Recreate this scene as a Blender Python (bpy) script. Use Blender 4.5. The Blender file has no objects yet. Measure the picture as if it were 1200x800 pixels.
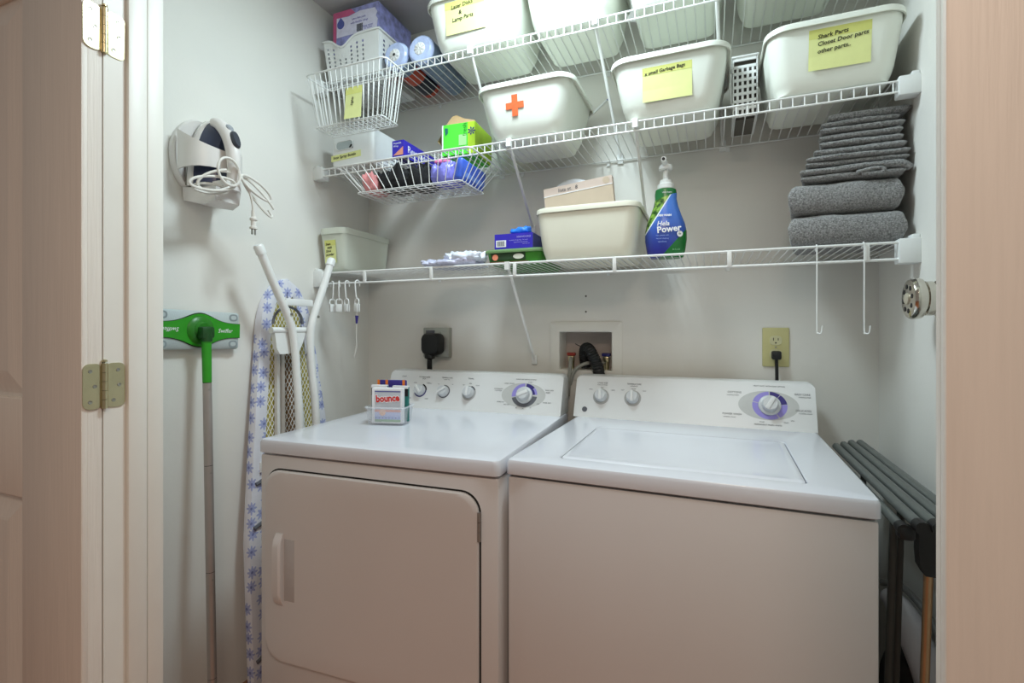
import bpy, bmesh, math, random
from mathutils import Vector, Matrix, noise
C = bpy.context.scene.collection
R = math.radians
random.seed(7)

# ------------------------------------------------------------------ camera, world, lights, exposure
cam_d = bpy.data.cameras.new('camera')
cam_d.lens = 17.4
cam_d.sensor_width = 36
cam_d.shift_y = -0.0125
cam_d.clip_start = 0.02
cam = bpy.data.objects.new('camera', cam_d)
C.objects.link(cam)
cam.location = (0, 0, 1.20)
cam.rotation_euler = (R(90), 0, R(22.06))
bpy.context.scene.camera = cam

world = bpy.data.worlds.new('world')
bpy.context.scene.world = world
world.use_nodes = True
world.node_tree.nodes['Background'].inputs[0].default_value = (1.0, 0.90, 0.81, 1)
world.node_tree.nodes['Background'].inputs[1].default_value = 0.22

def area_light(name, loc, rot, size, energy, color, shape='DISK', size_y=None):
    d = bpy.data.lights.new(name, 'AREA')
    d.shape = shape
    d.size = size
    if size_y: d.size_y = size_y
    d.energy = energy
    d.color = color
    o = bpy.data.objects.new(name, d)
    C.objects.link(o)
    o.location = loc
    o.rotation_euler = rot
    return o
area_light('closet_ceiling_lamp', (-0.42, 1.08, 2.37), (0, 0, 0), 0.30, 15.5, (0.77, 0.93, 1.0))
area_light('room_warm_light', (0.16, -0.45, 2.30), (0, 0, 0), 0.6, 15.5, (1.0, 0.80, 0.65))  # unseen warm room light, placed for the brightness of the doors

vs = bpy.context.scene.view_settings
vs.view_transform = 'Standard'
vs.look = 'None'
vs.gamma = 1
vs.use_curve_mapping = False
vs.exposure = 0.0

# ------------------------------------------------------------------ materials
MATS = {}
def srgb(c):
    return tuple((x/12.92 if x <= 0.04045 else ((x+0.055)/1.055)**2.4) for x in (v/255 for v in c)) + (1,)

def mat(name, col, rough=0.5, metal=0.0, var=0.04, scale=30, bump=0.0, bscale=200, stretch=(1, 1, 1), trans=0.0, coat=0.0, alpha=1.0, spec=None, sheen=0.0):
    """procedural material: base colour with a little noise variation, optional relief"""
    if name in MATS: return MATS[name]
    m = bpy.data.materials.new(name)
    m.use_nodes = True
    nt = m.node_tree
    b = nt.nodes['Principled BSDF']
    c = srgb(col)
    tc = nt.nodes.new('ShaderNodeTexCoord')
    mp = nt.nodes.new('ShaderNodeMapping')
    mp.inputs['Scale'].default_value = stretch
    nt.links.new(tc.outputs['Object'], mp.inputs['Vector'])
    n = nt.nodes.new('ShaderNodeTexNoise')
    n.inputs['Scale'].default_value = scale
    n.inputs['Detail'].default_value = 3
    nt.links.new(mp.outputs['Vector'], n.inputs['Vector'])
    r = nt.nodes.new('ShaderNodeValToRGB')
    r.color_ramp.elements[0].position = 0.3
    r.color_ramp.elements[1].position = 0.7
    r.color_ramp.elements[0].color = tuple(max(0, x*(1-var)) for x in c[:3]) + (1,)
    r.color_ramp.elements[1].color = tuple(min(1, x*(1+var)) for x in c[:3]) + (1,)
    nt.links.new(n.outputs['Fac'], r.inputs['Fac'])
    nt.links.new(r.outputs['Color'], b.inputs['Base Color'])
    b.inputs['Roughness'].default_value = rough
    b.inputs['Metallic'].default_value = metal
    b.inputs['Transmission Weight'].default_value = trans
    b.inputs['Coat Weight'].default_value = coat
    b.inputs['Alpha'].default_value = alpha
    b.inputs['Sheen Weight'].default_value = sheen
    if spec is not None: b.inputs['Specular IOR Level'].default_value = spec
    if bump:
        n2 = nt.nodes.new('ShaderNodeTexNoise')
        n2.inputs['Scale'].default_value = bscale
        n2.inputs['Detail'].default_value = 4
        nt.links.new(mp.outputs['Vector'], n2.inputs['Vector'])
        bp = nt.nodes.new('ShaderNodeBump')
        bp.inputs['Strength'].default_value = bump
        bp.inputs['Distance'].default_value = 0.004
        nt.links.new(n2.outputs['Fac'], bp.inputs['Height'])
        nt.links.new(bp.outputs['Normal'], b.inputs['Normal'])
    MATS[name] = m
    return m

WALL = mat('wall_paint', (229, 227, 220), 0.75, var=0.02, scale=3, bump=0.05, bscale=120)
CEIL = mat('ceiling_paint', (205, 203, 204), 0.9, var=0.03, scale=4, bump=0.15, bscale=90)
FLOOR = mat('wood_floor', (176, 112, 72), 0.4, var=0.35, scale=6, stretch=(12, 1, 1), bump=0.1)
DOORP = mat('door_paint', (230, 224, 215), 0.5, var=0.03, scale=14, stretch=(9, 9, 0.35), bump=0.22, bscale=26)
TRIMP = mat('trim_paint', (232, 230, 222), 0.42, var=0.015, scale=10)
BASEB = mat('baseboard_wood', (150, 112, 84), 0.5, var=0.1, scale=8)
ENAM = mat('white_enamel_cool_lit', (214, 216, 223), 0.22, var=0.008, scale=2, coat=0.3)  # machine tops: cool overhead light tinted into the white enamel
ENAMF = mat('white_enamel_warm_lit', (214, 211, 210), 0.32, var=0.02, scale=3)  # same white enamel, warm room light mixed into the colour of the fronts
CONS = mat('console_plastic', (226, 227, 226), 0.35, var=0.01, scale=5)
GAPD = mat('dark_gap', (38, 36, 35), 0.8)
KNOBG = mat('knob_grey', (205, 208, 210), 0.35, var=0.02)
RINGG = mat('print_grey', (172, 172, 170), 0.5)
PRGREY = mat('print_pale_grey', (196, 197, 194), 0.5)
INK = mat('print_ink', (88, 90, 96), 0.6)
BLK = mat('black_rubber', (14, 14, 15), 0.5)
PEN = mat('marker_ink', (20, 22, 20), 0.7)
PURP = mat('print_lilac', (150, 140, 215), 0.5)
NAVY = mat('print_navy', (48, 38, 120), 0.5)
SLATE = mat('print_slate', (95, 97, 104), 0.5)
VWIRE = mat('white_vinyl_wire', (233, 234, 231), 0.4, var=0.02)
VPLAS = mat('white_plastic', (232, 234, 232), 0.38, var=0.02)
BINW = mat('bin_plastic', (236, 239, 228), 0.42, var=0.015, scale=8)
BINC = mat('bin_cream_plastic', (232, 230, 212), 0.45, var=0.02, scale=8)
BINT = mat('bin_clear_plastic', (226, 232, 218), 0.35, var=0.02, scale=8, alpha=0.86)
NOTE = mat('yellow_note', (230, 234, 160), 0.8, var=0.03)
NOTE2 = mat('yellow_note_band', (222, 224, 130), 0.8, var=0.03)
ORANGE = mat('orange_print', (236, 104, 52), 0.6, var=0.12, scale=200)
CHROME = mat('chrome', (205, 200, 190), 0.12, metal=1.0, var=0.03)
BRASS = mat('brass_satin', (206, 196, 158), 0.28, metal=1.0, var=0.05)
STEEL = mat('steel_screw', (170, 168, 160), 0.3, metal=1.0)
TERRY = mat('grey_terry', (136, 135, 134), 0.95, var=0.55, scale=260, bump=1.0, bscale=330, sheen=0.3)
CREAMW = mat('cream_white_plastic', (222, 218, 214), 0.35, var=0.02)
IRONB = mat('iron_navy', (46, 52, 78), 0.3, var=0.08)
CORDW = mat('cord_white', (222, 219, 212), 0.5, var=0.03)
GREENP = mat('mop_green', (44, 150, 26), 0.4, var=0.06)
GREEND = mat('mop_dark_green', (16, 70, 20), 0.4)
MOPG = mat('mop_grey', (186, 196, 196), 0.55, var=0.03, bump=0.2, bscale=300)
MOPGD = mat('mop_grip_grey', (140, 150, 152), 0.6)
ALU = mat('pole_aluminium', (176, 168, 163), 0.4, metal=0.6, var=0.03)
PADY = mat('mesh_backing_olive', (176, 164, 84), 0.9, var=0.1, scale=60)
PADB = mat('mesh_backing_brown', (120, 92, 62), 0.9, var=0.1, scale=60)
RACKG = mat('rack_grey_tube', (104, 108, 105), 0.42, metal=0.35, var=0.05)
RACKD = mat('rack_dark_tube', (70, 70, 66), 0.4, metal=0.35, var=0.05)
RACKC = mat('rack_bronze_tube', (186, 156, 120), 0.3, metal=0.8, var=0.05)
IVORY = mat('ivory_plastic', (200, 194, 138), 0.45, var=0.02)
OUTG = mat('metal_cover_plate', (168, 168, 160), 0.35, metal=0.7, var=0.06)
CARD = mat('cardboard', (176, 146, 104), 0.85, var=0.06)
GREENB = mat('bright_green_card', (86, 224, 62), 0.5, var=0.04)
LIME = mat('lime_card', (180, 220, 50), 0.5, var=0.06)
PINK = mat('pink_cloth', (214, 140, 140), 0.9, var=0.1, scale=80, bump=0.3)
BLACKC = mat('black_cloth', (16, 15, 17), 0.85, var=0.2, bump=0.4, bscale=90)
PLUM = mat('violet_film', (128, 128, 214), 0.25, var=0.35, scale=26, bump=0.6, bscale=40)
BLUEF = mat('blue_film', (62, 98, 205), 0.3, var=0.18, scale=20, bump=0.3, bscale=40)
ROYAL = mat('royal_blue_card', (52, 40, 178), 0.45, var=0.05)
ROYALD = mat('blue_grey_card', (84, 86, 150), 0.5, var=0.08)
SKYB = mat('sky_blue_plastic', (46, 130, 236), 0.35, var=0.2, scale=90)
TUBG = mat('tub_green', (62, 140, 44), 0.4, var=0.1, scale=30)
TUBL = mat('tub_lid_green', (112, 146, 96), 0.4, var=0.06)
TUBD = mat('tub_dark_green', (34, 62, 32), 0.5)
WHITEP = mat('white_print', (238, 238, 240), 0.6)
LAVF = mat('lavender_film', (206, 208, 232), 0.25, var=0.25, scale=60, bump=0.6, bscale=60)
ENVP = mat('pale_pink_card', (214, 196, 184), 0.75, var=0.03)
ENVB = mat('tan_card', (204, 186, 164), 0.75, var=0.03)
LIDT = mat('clear_lid', (236, 238, 244), 0.2, var=0.02, alpha=0.8)
LILBOX = mat('lilac_carton', (150, 152, 206), 0.5, var=0.4, scale=40)
LILPAN = mat('pale_lilac_panel', (222, 220, 240), 0.5, var=0.08, scale=50)
MAGEN = mat('magenta_print', (206, 96, 140), 0.5, var=0.1)
ROLLE = mat('paper_roll_wrap', (190, 204, 240), 0.25, var=0.1, scale=50, bump=0.5, bscale=70)
ROLLC = mat('paper_roll_core', (232, 232, 230), 0.7, var=0.08, scale=90)
ROLLP = mat('roll_wrap_black', (42, 42, 56), 0.3, var=0.3, scale=50)
ROLLO = mat('roll_wrap_orange', (206, 78, 50), 0.3, var=0.15, scale=50)
ROLLB = mat('roll_wrap_bluegrey', (128, 146, 172), 0.3, var=0.2, scale=14, stretch=(6, 0.6, 6))
REDV = mat('red_valve', (150, 44, 30), 0.5)
BLUEV = mat('blue_valve', (44, 46, 120), 0.5)
HOSEG = mat('grey_hose', (150, 150, 142), 0.5)
BOXIN = mat('box_recess', (190, 178, 170), 0.7)
TEAL = mat('teal_print', (30, 112, 104), 0.5)
ORNG2 = mat('bright_orange_print', (232, 124, 40), 0.5)
CLEARP = mat('clear_basket_plastic', (236, 240, 246), 0.2, var=0.02, alpha=0.26)
SALMON = mat('salmon_print', (232, 140, 110), 0.5, var=0.1, scale=300)
SOFTB = mat('soft_blue_print', (150, 174, 232), 0.5, var=0.08)
SOFTG = mat('leaf_green_print', (104, 170, 92), 0.5, var=0.1)
SILV = mat('silver_print', (196, 200, 206), 0.4, var=0.06)
REDP = mat('red_print', (212, 40, 36), 0.5)
VACW = mat('appliance_white', (214, 212, 216), 0.3)
VACB = mat('appliance_black', (30, 28, 30), 0.55)
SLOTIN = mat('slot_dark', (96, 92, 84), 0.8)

def floral_mat():
    m = bpy.data.materials.new('floral_cotton')
    m.use_nodes = True
    nt = m.node_tree; L = nt.links.new; N = nt.nodes.new
    b = nt.nodes['Principled BSDF']
    b.inputs['Roughness'].default_value = 0.85
    tc = N('ShaderNodeTexCoord')
    mp = N('ShaderNodeMapping'); mp.inputs['Scale'].default_value = (20, 20, 20)
    sep0 = N('ShaderNodeSeparateXYZ'); L(tc.outputs['Object'], sep0.inputs[0])
    add = N('ShaderNodeMath'); add.operation = 'ADD'; L(sep0.outputs[0], add.inputs[0]); L(sep0.outputs[1], add.inputs[1])
    cmb = N('ShaderNodeCombineXYZ'); L(add.outputs[0], cmb.inputs[0]); L(sep0.outputs[2], cmb.inputs[1])
    L(cmb.outputs[0], mp.inputs['Vector'])
    v = N('ShaderNodeTexVoronoi'); v.voronoi_dimensions = '2D'; v.inputs['Scale'].default_value = 1; v.inputs['Randomness'].default_value = 0.55
    L(mp.outputs[0], v.inputs['Vector'])
    sub = N('ShaderNodeVectorMath'); sub.operation = 'SUBTRACT'
    L(mp.outputs[0], sub.inputs[0]); L(v.outputs['Position'], sub.inputs[1])
    sep = N('ShaderNodeSeparateXYZ'); L(sub.outputs[0], sep.inputs[0])
    at = N('ShaderNodeMath'); at.operation = 'ARCTAN2'; L(sep.outputs[1], at.inputs[0]); L(sep.outputs[0], at.inputs[1])
    mu = N('ShaderNodeMath'); mu.operation = 'MULTIPLY'; L(at.outputs[0], mu.inputs[0]); mu.inputs[1].default_value = 8
    co = N('ShaderNodeMath'); co.operation = 'COSINE'; L(mu.outputs[0], co.inputs[0])
    ma = N('ShaderNodeMath'); ma.operation = 'MULTIPLY_ADD'; L(co.outputs[0], ma.inputs[0]); ma.inputs[1].default_value = 0.09; ma.inputs[2].default_value = 0.31
    lt = N('ShaderNodeMath'); lt.operation = 'LESS_THAN'; L(v.outputs['Distance'], lt.inputs[0]); L(ma.outputs[0], lt.inputs[1])
    ct = N('ShaderNodeMath'); ct.operation = 'LESS_THAN'; L(v.outputs['Distance'], ct.inputs[0]); ct.inputs[1].default_value = 0.085
    m1 = N('ShaderNodeMix'); m1.data_type = 'RGBA'
    m1.inputs[6].default_value = srgb((226, 227, 236)); m1.inputs[7].default_value = srgb((166, 174, 216))
    L(lt.outputs[0], m1.inputs[0])
    m2 = N('ShaderNodeMix'); m2.data_type = 'RGBA'; m2.inputs[7].default_value = srgb((120, 126, 178))
    L(ct.outputs[0], m2.inputs[0]); L(m1.outputs[2], m2.inputs[6])
    L(m2.outputs[2], b.inputs['Base Color'])
    n = N('ShaderNodeTexNoise'); n.inputs['Scale'].default_value = 22; L(tc.outputs['Object'], n.inputs['Vector'])
    bp = N('ShaderNodeBump'); bp.inputs['Strength'].default_value = 0.5; bp.inputs['Distance'].default_value = 0.008
    L(n.outputs['Fac'], bp.inputs['Height']); L(bp.outputs['Normal'], b.inputs['Normal'])
    return m
FLORAL = floral_mat()

def soap_mat():
    """printed sleeve: blue field, green right foot and green shoulder, leafy left edge"""
    m = bpy.data.materials.new('printed_sleeve')
    m.use_nodes = True
    nt = m.node_tree; L = nt.links.new; N = nt.nodes.new
    b = nt.nodes['Principled BSDF']; b.inputs['Roughness'].default_value = 0.25
    tc = N('ShaderNodeTexCoord'); s = N('ShaderNodeSeparateXYZ'); L(tc.outputs['Object'], s.inputs[0])
    def M(op, a, bb, c=None):
        k = N('ShaderNodeMath'); k.operation = op
        for i, q in enumerate((a, bb, c)):
            if q is None: continue
            if isinstance(q, (int, float)): k.inputs[i].default_value = q
            else: L(q, k.inputs[i])
        return k.outputs[0]
    X, Z = s.outputs[0], s.outputs[2]
    def mix(f, A, Bc):
        k = N('ShaderNodeMix'); k.data_type = 'RGBA'; L(f, k.inputs[0])
        for i, q in ((6, A), (7, Bc)):
            if isinstance(q, tuple): k.inputs[i].default_value = srgb(q)
            else: L(q, k.inputs[i])
        return k.outputs[2]
    ramp = N('ShaderNodeValToRGB')
    ramp.color_ramp.elements[0].position = 0.02; ramp.color_ramp.elements[0].color = srgb((44, 48, 138))
    ramp.color_ramp.elements[1].position = 0.18; ramp.color_ramp.elements[1].color = srgb((74, 128, 214))
    L(Z, ramp.inputs[0])
    nz = N('ShaderNodeTexNoise'); nz.inputs['Scale'].default_value = 90; L(tc.outputs['Object'], nz.inputs['Vector'])
    leaf = N('ShaderNodeValToRGB')
    leaf.color_ramp.elements[0].position = 0.4; leaf.color_ramp.elements[0].color = srgb((34, 74, 26))
    leaf.color_ramp.elements[1].position = 0.62; leaf.color_ramp.elements[1].color = srgb((132, 172, 70))
    L(nz.outputs['Fac'], leaf.inputs[0])
    # leaf band: left of a line leaning right with height
    edge = M('SUBTRACT', M('MULTIPLY', M('SUBTRACT', Z, 0.09), 0.62), 0.045)
    f1 = M('LESS_THAN', X, edge)
    col = mix(f1, ramp.outputs[0], leaf.outputs[0])
    f1b = M('LESS_THAN', M('ABSOLUTE', M('SUBTRACT', X, edge), 0), 0.0018)
    col = mix(f1b, col, (226, 232, 236))
    # green foot on the right
    f2 = M('GREATER_THAN', M('ADD', X, M('MULTIPLY', Z, -0.9)), -0.018)
    col = mix(M('MULTIPLY', f2, M('LESS_THAN', Z, 0.09)), col, (22, 112, 44))
    # green shoulder
    f3 = M('GREATER_THAN', Z, M('MULTIPLY_ADD', X, 0.35, 0.176))
    col = mix(f3, col, (26, 108, 52))
    L(col, b.inputs['Base Color'])
    return m
SOAP = soap_mat()

# ------------------------------------------------------------------ mesh helpers
class G:
    def __init__(s): s.v = []; s.f = []
    def add(s, verts, faces, M=None):
        o = len(s.v)
        s.v += [tuple(M @ Vector(p)) if M else tuple(p) for p in verts]
        s.f += [tuple(i+o for i in f) for f in faces]
        return s
    def box(s, x0, y0, z0, x1, y1, z1, M=None):
        v = [(x0,y0,z0),(x1,y0,z0),(x1,y1,z0),(x0,y1,z0),(x0,y0,z1),(x1,y0,z1),(x1,y1,z1),(x0,y1,z1)]
        return s.add(v, [(0,3,2,1),(4,5,6,7),(0,1,5,4),(1,2,6,5),(2,3,7,6),(3,0,4,7)], M)
    def rbox(s, x0, y0, z0, x1, y1, z1, r=0.01, seg=2, M=None):
        bm = bmesh.new()
        bmesh.ops.create_cube(bm, size=1)
        for v in bm.verts:
            v.co = Vector(((x0+x1)/2+v.co.x*(x1-x0), (y0+y1)/2+v.co.y*(y1-y0), (z0+z1)/2+v.co.z*(z1-z0)))
        bmesh.ops.bevel(bm, geom=bm.edges[:], offset=r, segments=seg, affect='EDGES', profile=0.5)
        bm.verts.index_update()
        s.add([v.co.copy() for v in bm.verts], [[v.index for v in f.verts] for f in bm.faces], M)
        bm.free()
        return s
    def loft(s, rings, cap0=True, cap1=True, M=None, closed=True):
        n = len(rings[0]); v = [p for r in rings for p in r]; f = []
        for i in range(len(rings)-1):
            for j in range(n if closed else n-1):
                k = (j+1) % n
                f.append((i*n+j, i*n+k, (i+1)*n+k, (i+1)*n+j))
        if cap0: f.append(tuple(range(n-1, -1, -1)))
        if cap1: f.append(tuple((len(rings)-1)*n+j for j in range(n)))
        return s.add(v, f, M)
    def tube(s, pts, r, n=8, closed=False, M=None):
        P = [Vector(p) for p in pts]; m = len(P)
        rr = r if isinstance(r, (list, tuple)) else [r]*m
        T = []
        for i in range(m):
            a = P[(i-1) % m] if (closed or i > 0) else P[i]
            b = P[(i+1) % m] if (closed or i < m-1) else P[i]
            T.append((b-a).normalized())
        up = Vector((0, 0, 1)) if abs(T[0].z) < 0.9 else Vector((0, 1, 0))
        u = T[0].cross(up).normalized(); rings = []
        for i in range(m):
            u = (u - T[i]*u.dot(T[i])).normalized()
            w = T[i].cross(u)
            rings.append([P[i] + (u*math.cos(2*math.pi*k/n) + w*math.sin(2*math.pi*k/n))*rr[i] for k in range(n)])
        if closed: rings.append(rings[0])
        return s.loft(rings, not closed, not closed, M)
    def cyl(s, a, b, r, n=20, r2=None, M=None):
        return s.tube([a, b], [r, r if r2 is None else r2], n, M=M)
    def lathe(s, prof, n=28, M=None):
        rings = [[(r*math.cos(2*math.pi*k/n), r*math.sin(2*math.pi*k/n), z) for k in range(n)] for r, z in prof]
        return s.loft(rings, True, True, M)
    def prism(s, poly, z0, z1, M=None):
        return s.loft([[(x, y, z0) for x, y in poly], [(x, y, z1) for x, y in poly]], True, True, M)
    def obj(s, name, m, parent=None, loc=(0, 0, 0), rot=(0, 0, 0), sharp=35, smooth=True):
        me = bpy.data.meshes.new(name)
        me.from_pydata(s.v, [], s.f)
        bm = bmesh.new(); bm.from_mesh(me)
        bmesh.ops.recalc_face_normals(bm, faces=bm.faces[:])
        bm.to_mesh(me); bm.free()
        if smooth:
            for p in me.polygons: p.use_smooth = True
            me.set_sharp_from_angle(angle=R(sharp))
        me.materials.append(m)
        o = bpy.data.objects.new(name, me)
        C.objects.link(o)
        o.parent = parent
        o.location = loc; o.rotation_euler = rot
        return o

def tag(o, label, cat, group=None):
    o['label'] = label; o['category'] = cat
    if group: o['group'] = group
    return o
def thing(name, label, cat, loc=(0, 0, 0), rz=0, group=None, rot=None):
    o = bpy.data.objects.new(name, None)
    C.objects.link(o)
    o.location = loc
    o.rotation_euler = rot if rot else (0, 0, rz)
    o.empty_display_size = 0.05
    return tag(o, label, cat, group)
def struct(o):
    o['kind'] = 'structure'; return o
def stuff(o):
    o['kind'] = 'stuff'; return o
def linked(src, parent, loc=(0, 0, 0), rot=(0, 0, 0)):
    o = src.copy(); C.objects.link(o)
    o.parent = parent; o.location = loc; o.rotation_euler = rot
    return o

def rrect(hx, hy, r, n=5, cx=0, cy=0, z=0):
    r = min(r, hx*0.999, hy*0.999)
    out = []
    for qx, qy, a0 in ((1, 1, 0), (-1, 1, 90), (-1, -1, 180), (1, -1, 270)):
        for k in range(n+1):
            a = R(a0 + 90*k/n)
            out.append((cx+qx*(hx-r)+r*math.cos(a), cy+qy*(hy-r)+r*math.sin(a), z))
    return out
def ell(hx, hy, n=28, z=0, p=2.0, cx=0, cy=0):
    out = []
    for k in range(n):
        a = 2*math.pi*k/n; c, s_ = math.cos(a), math.sin(a)
        out.append((cx+hx*math.copysign(abs(c)**(2/p), c), cy+hy*math.copysign(abs(s_)**(2/p), s_), z))
    return out
def arc(cx, cy, r, a0, a1, n=12):
    return [(cx+r*math.cos(R(a0+(a1-a0)*k/n)), cy+r*math.sin(R(a0+(a1-a0)*k/n))) for k in range(n+1)]
def smoothpath(pts, sub=6):
    P = [Vector(p) for p in pts]; out = []
    for i in range(len(P)-1):
        p0 = P[max(i-1, 0)]; p1 = P[i]; p2 = P[i+1]; p3 = P[min(i+2, len(P)-1)]
        for k in range(sub):
            t = k/sub
            out.append(0.5*((2*p1)+(p2-p0)*t+(2*p0-5*p1+4*p2-p3)*t*t+(3*p1-p0-3*p2+p3)*t**3))
    out.append(P[-1])
    return out
FACE = (R(90), 0, 0)          # text plane turned to face -Y (towards the doorway)
def text(s, size, m, parent, loc, rot=FACE, name='lettering', align='CENTER', shear=0.0, bold=0.0, sx=1.0):
    cu = bpy.data.curves.new(name, 'FONT')
    cu.body = s; cu.size = size; cu.align_x = align; cu.align_y = 'CENTER'
    cu.shear = shear; cu.offset = bold; cu.resolution_u = 2; cu.extrude = 0.00012
    t = bpy.data.objects.new(name, cu)
    C.objects.link(t)
    bpy.context.view_layer.update()
    me = bpy.data.meshes.new_from_object(t.evaluated_get(bpy.context.evaluated_depsgraph_get()))
    bpy.data.objects.remove(t); bpy.data.curves.remove(cu)
    me.materials.clear(); me.materials.append(m)
    me.name = name
    if sx != 1.0:
        for v in me.vertices: v.co.x *= sx
    o = bpy.data.objects.new(name, me)
    C.objects.link(o); o.parent = parent; o.location = loc; o.rotation_euler = rot
    return o

# ------------------------------------------------------------------ the setting
XL, XR, YB, YF, ZC = -1.354, 0.444, 1.72, 0.716, 2.40
HX0, HX1, HZ0, HZ1 = -0.513, -0.322, 1.052, 1.190          # hole of the valve box in the back wall
g = G().box(XL-0.1, YB, 0, HX0, YB+0.12, ZC+0.1)
g.box(HX1, YB, 0, XR+0.1, YB+0.12, ZC+0.1); g.box(HX0, YB, 0, HX1, YB+0.12, HZ0); g.box(HX0, YB, HZ1, HX1, YB+0.12, ZC+0.1)
struct(g.obj('wall_back', WALL))
struct(G().box(XL-0.1, 0.70, 0, XL, YB, ZC+0.1).obj('wall_left', WALL))
struct(G().box(XR, 0.70, 0, XR+0.1, YB, ZC+0.1).obj('wall_right', WALL))
struct(G().box(XL-0.1, 0.606, ZC, XR+0.1, YB+0.12, ZC+0.1).obj('ceiling', CEIL))
struct(G().box(-3.2, -3.0, -0.05, 2.6, YB+0.12, 0).obj('floor', FLOOR))
g = G().box(-3.2, 0.612, 0, -1.137, 0.706, ZC+0.1).box(0.262, 0.612, 0, 2.6, 0.706, ZC+0.1).box(-1.137, 0.612, 2.06, 0.262, 0.706, ZC+0.1)
struct(g.obj('wall_front', WALL))
struct(G().box(XL, 0.72, 0, XL+0.012, YB, 0.10).obj('baseboard_left', BASEB))
struct(G().box(XL+0.012, YB-0.012, 0, XR, YB, 0.10).obj('baseboard_back', BASEB))
# jamb of the left door: reveal, stop, head
g = G().box(-1.137, 0.605, 0, -1.119, 0.716, 2.06)
g.rbox(-1.121, 0.6455, 0, -1.110, 0.682, 2.05, 0.002).rbox(-1.121, 0.6835, 0, -1.1115, 0.716, 2.05, 0.0015)
struct(g.obj('trim_1', TRIMP))
struct(G().box(-1.137, 0.605, 2.04, 0.262, 0.716, 2.06).obj('trim_2', TRIMP))
struct(G().box(0.244, 0.605, 0, 0.262, 0.716, 2.06).obj('trim_3', TRIMP))

def panel_door(x0, x1, y0, y1, z1, st, rails, name):
    """moulded slab: recessed grooves round raised panels on the room side (y0)"""
    root = struct(G().box(x0, y0+0.011, 0.012, x1, y1, z1).obj(name, DOORP))
    # stiles and rails proud of the groove floor
    def bar(a, b, c, d, n):
        G().rbox(a, y0, b, c, y0+0.013, d, 0.003, 2).obj(n, DOORP, root)
    bar(x0, 0.012, x0+st, z1, 'stile'); bar(x1-st, 0.012, x1, z1, 'stile')
    xm = (x0+x1)/2
    for a, b in rails: bar(x0+st-0.002, a, x1-st+0.002, b, 'rail')
    zs = sorted(rails)
    for i in range(len(zs)-1):
        za, zb = zs[i][1], zs[i+1][0]
        xa, xb = x0+st, x1-st
        m_ = 0.050
        rr = lambda d, y: [(xa+d, y, za+d), (xb-d, y, za+d), (xb-d, y, zb-d), (xa+d, y, zb-d)]
        G().loft([rr(0.008, y0+0.0112), rr(0.016, y0+0.0095), rr(m_, y0+0.002), rr(m_+0.006, y0+0.001)], False, True).obj('panel', DOORP, root, smooth=False)
    return root
door1 = panel_door(-1.86, -1.120, 0.568, 0.603, 2.03, 0.205, [(0.012, 0.22), (0.85, 1.055), (1.90, 2.03)], 'door_1')
def hinge(z):
    # two leaves folded flat side by side, knuckle between them
    for nm, y0, y1 in (('hinge_leaf', 0.5695, 0.6015), ('hinge_leaf', 0.6085, 0.6435)):
        h = G(); pl = [(p[0], p[1]) for p in rrect((y1-y0)/2, 0.0445, 0.012)]
        h.prism(pl, 0, 0.0022)
        o = h.obj(nm, BRASS, door1, (-1.1195, (y0+y1)/2, z), (R(90), 0, R(90)))
        for sy, sz in ((-0.004 if y0 < 0.6 else 0.004, 0.03), (0.004 if y0 < 0.6 else 0.006, 0.0), (-0.004, -0.03)):
            s_ = G().lathe([(0.0038, 0), (0.0036, 0.0010), (0.0016, 0.0006)], 12)
            s_.obj('screw', STEEL, o, (sy, sz, 0.0022))
    k = G()
    for i in range(5):
        k.cyl((0, 0, -0.0445+i*0.0179), (0, 0, -0.0445+i*0.0179+0.0172), 0.0058, 14)
    k.lathe([(0.001, 0.046), (0.0048, 0.0475), (0.0048, 0.051), (0.001, 0.0525)], 12)
    k.obj('hinge_knuckle', BRASS, door1, (-1.1155, 0.605, z))
hinge(1.087); hinge(1.790)
door2 = panel_door(0.1924, 0.93, 0.554, 0.574, 2.03, 0.12, [(0.012, 0.22), (0.85, 1.055), (1.90, 2.03)], 'door_2')

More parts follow.
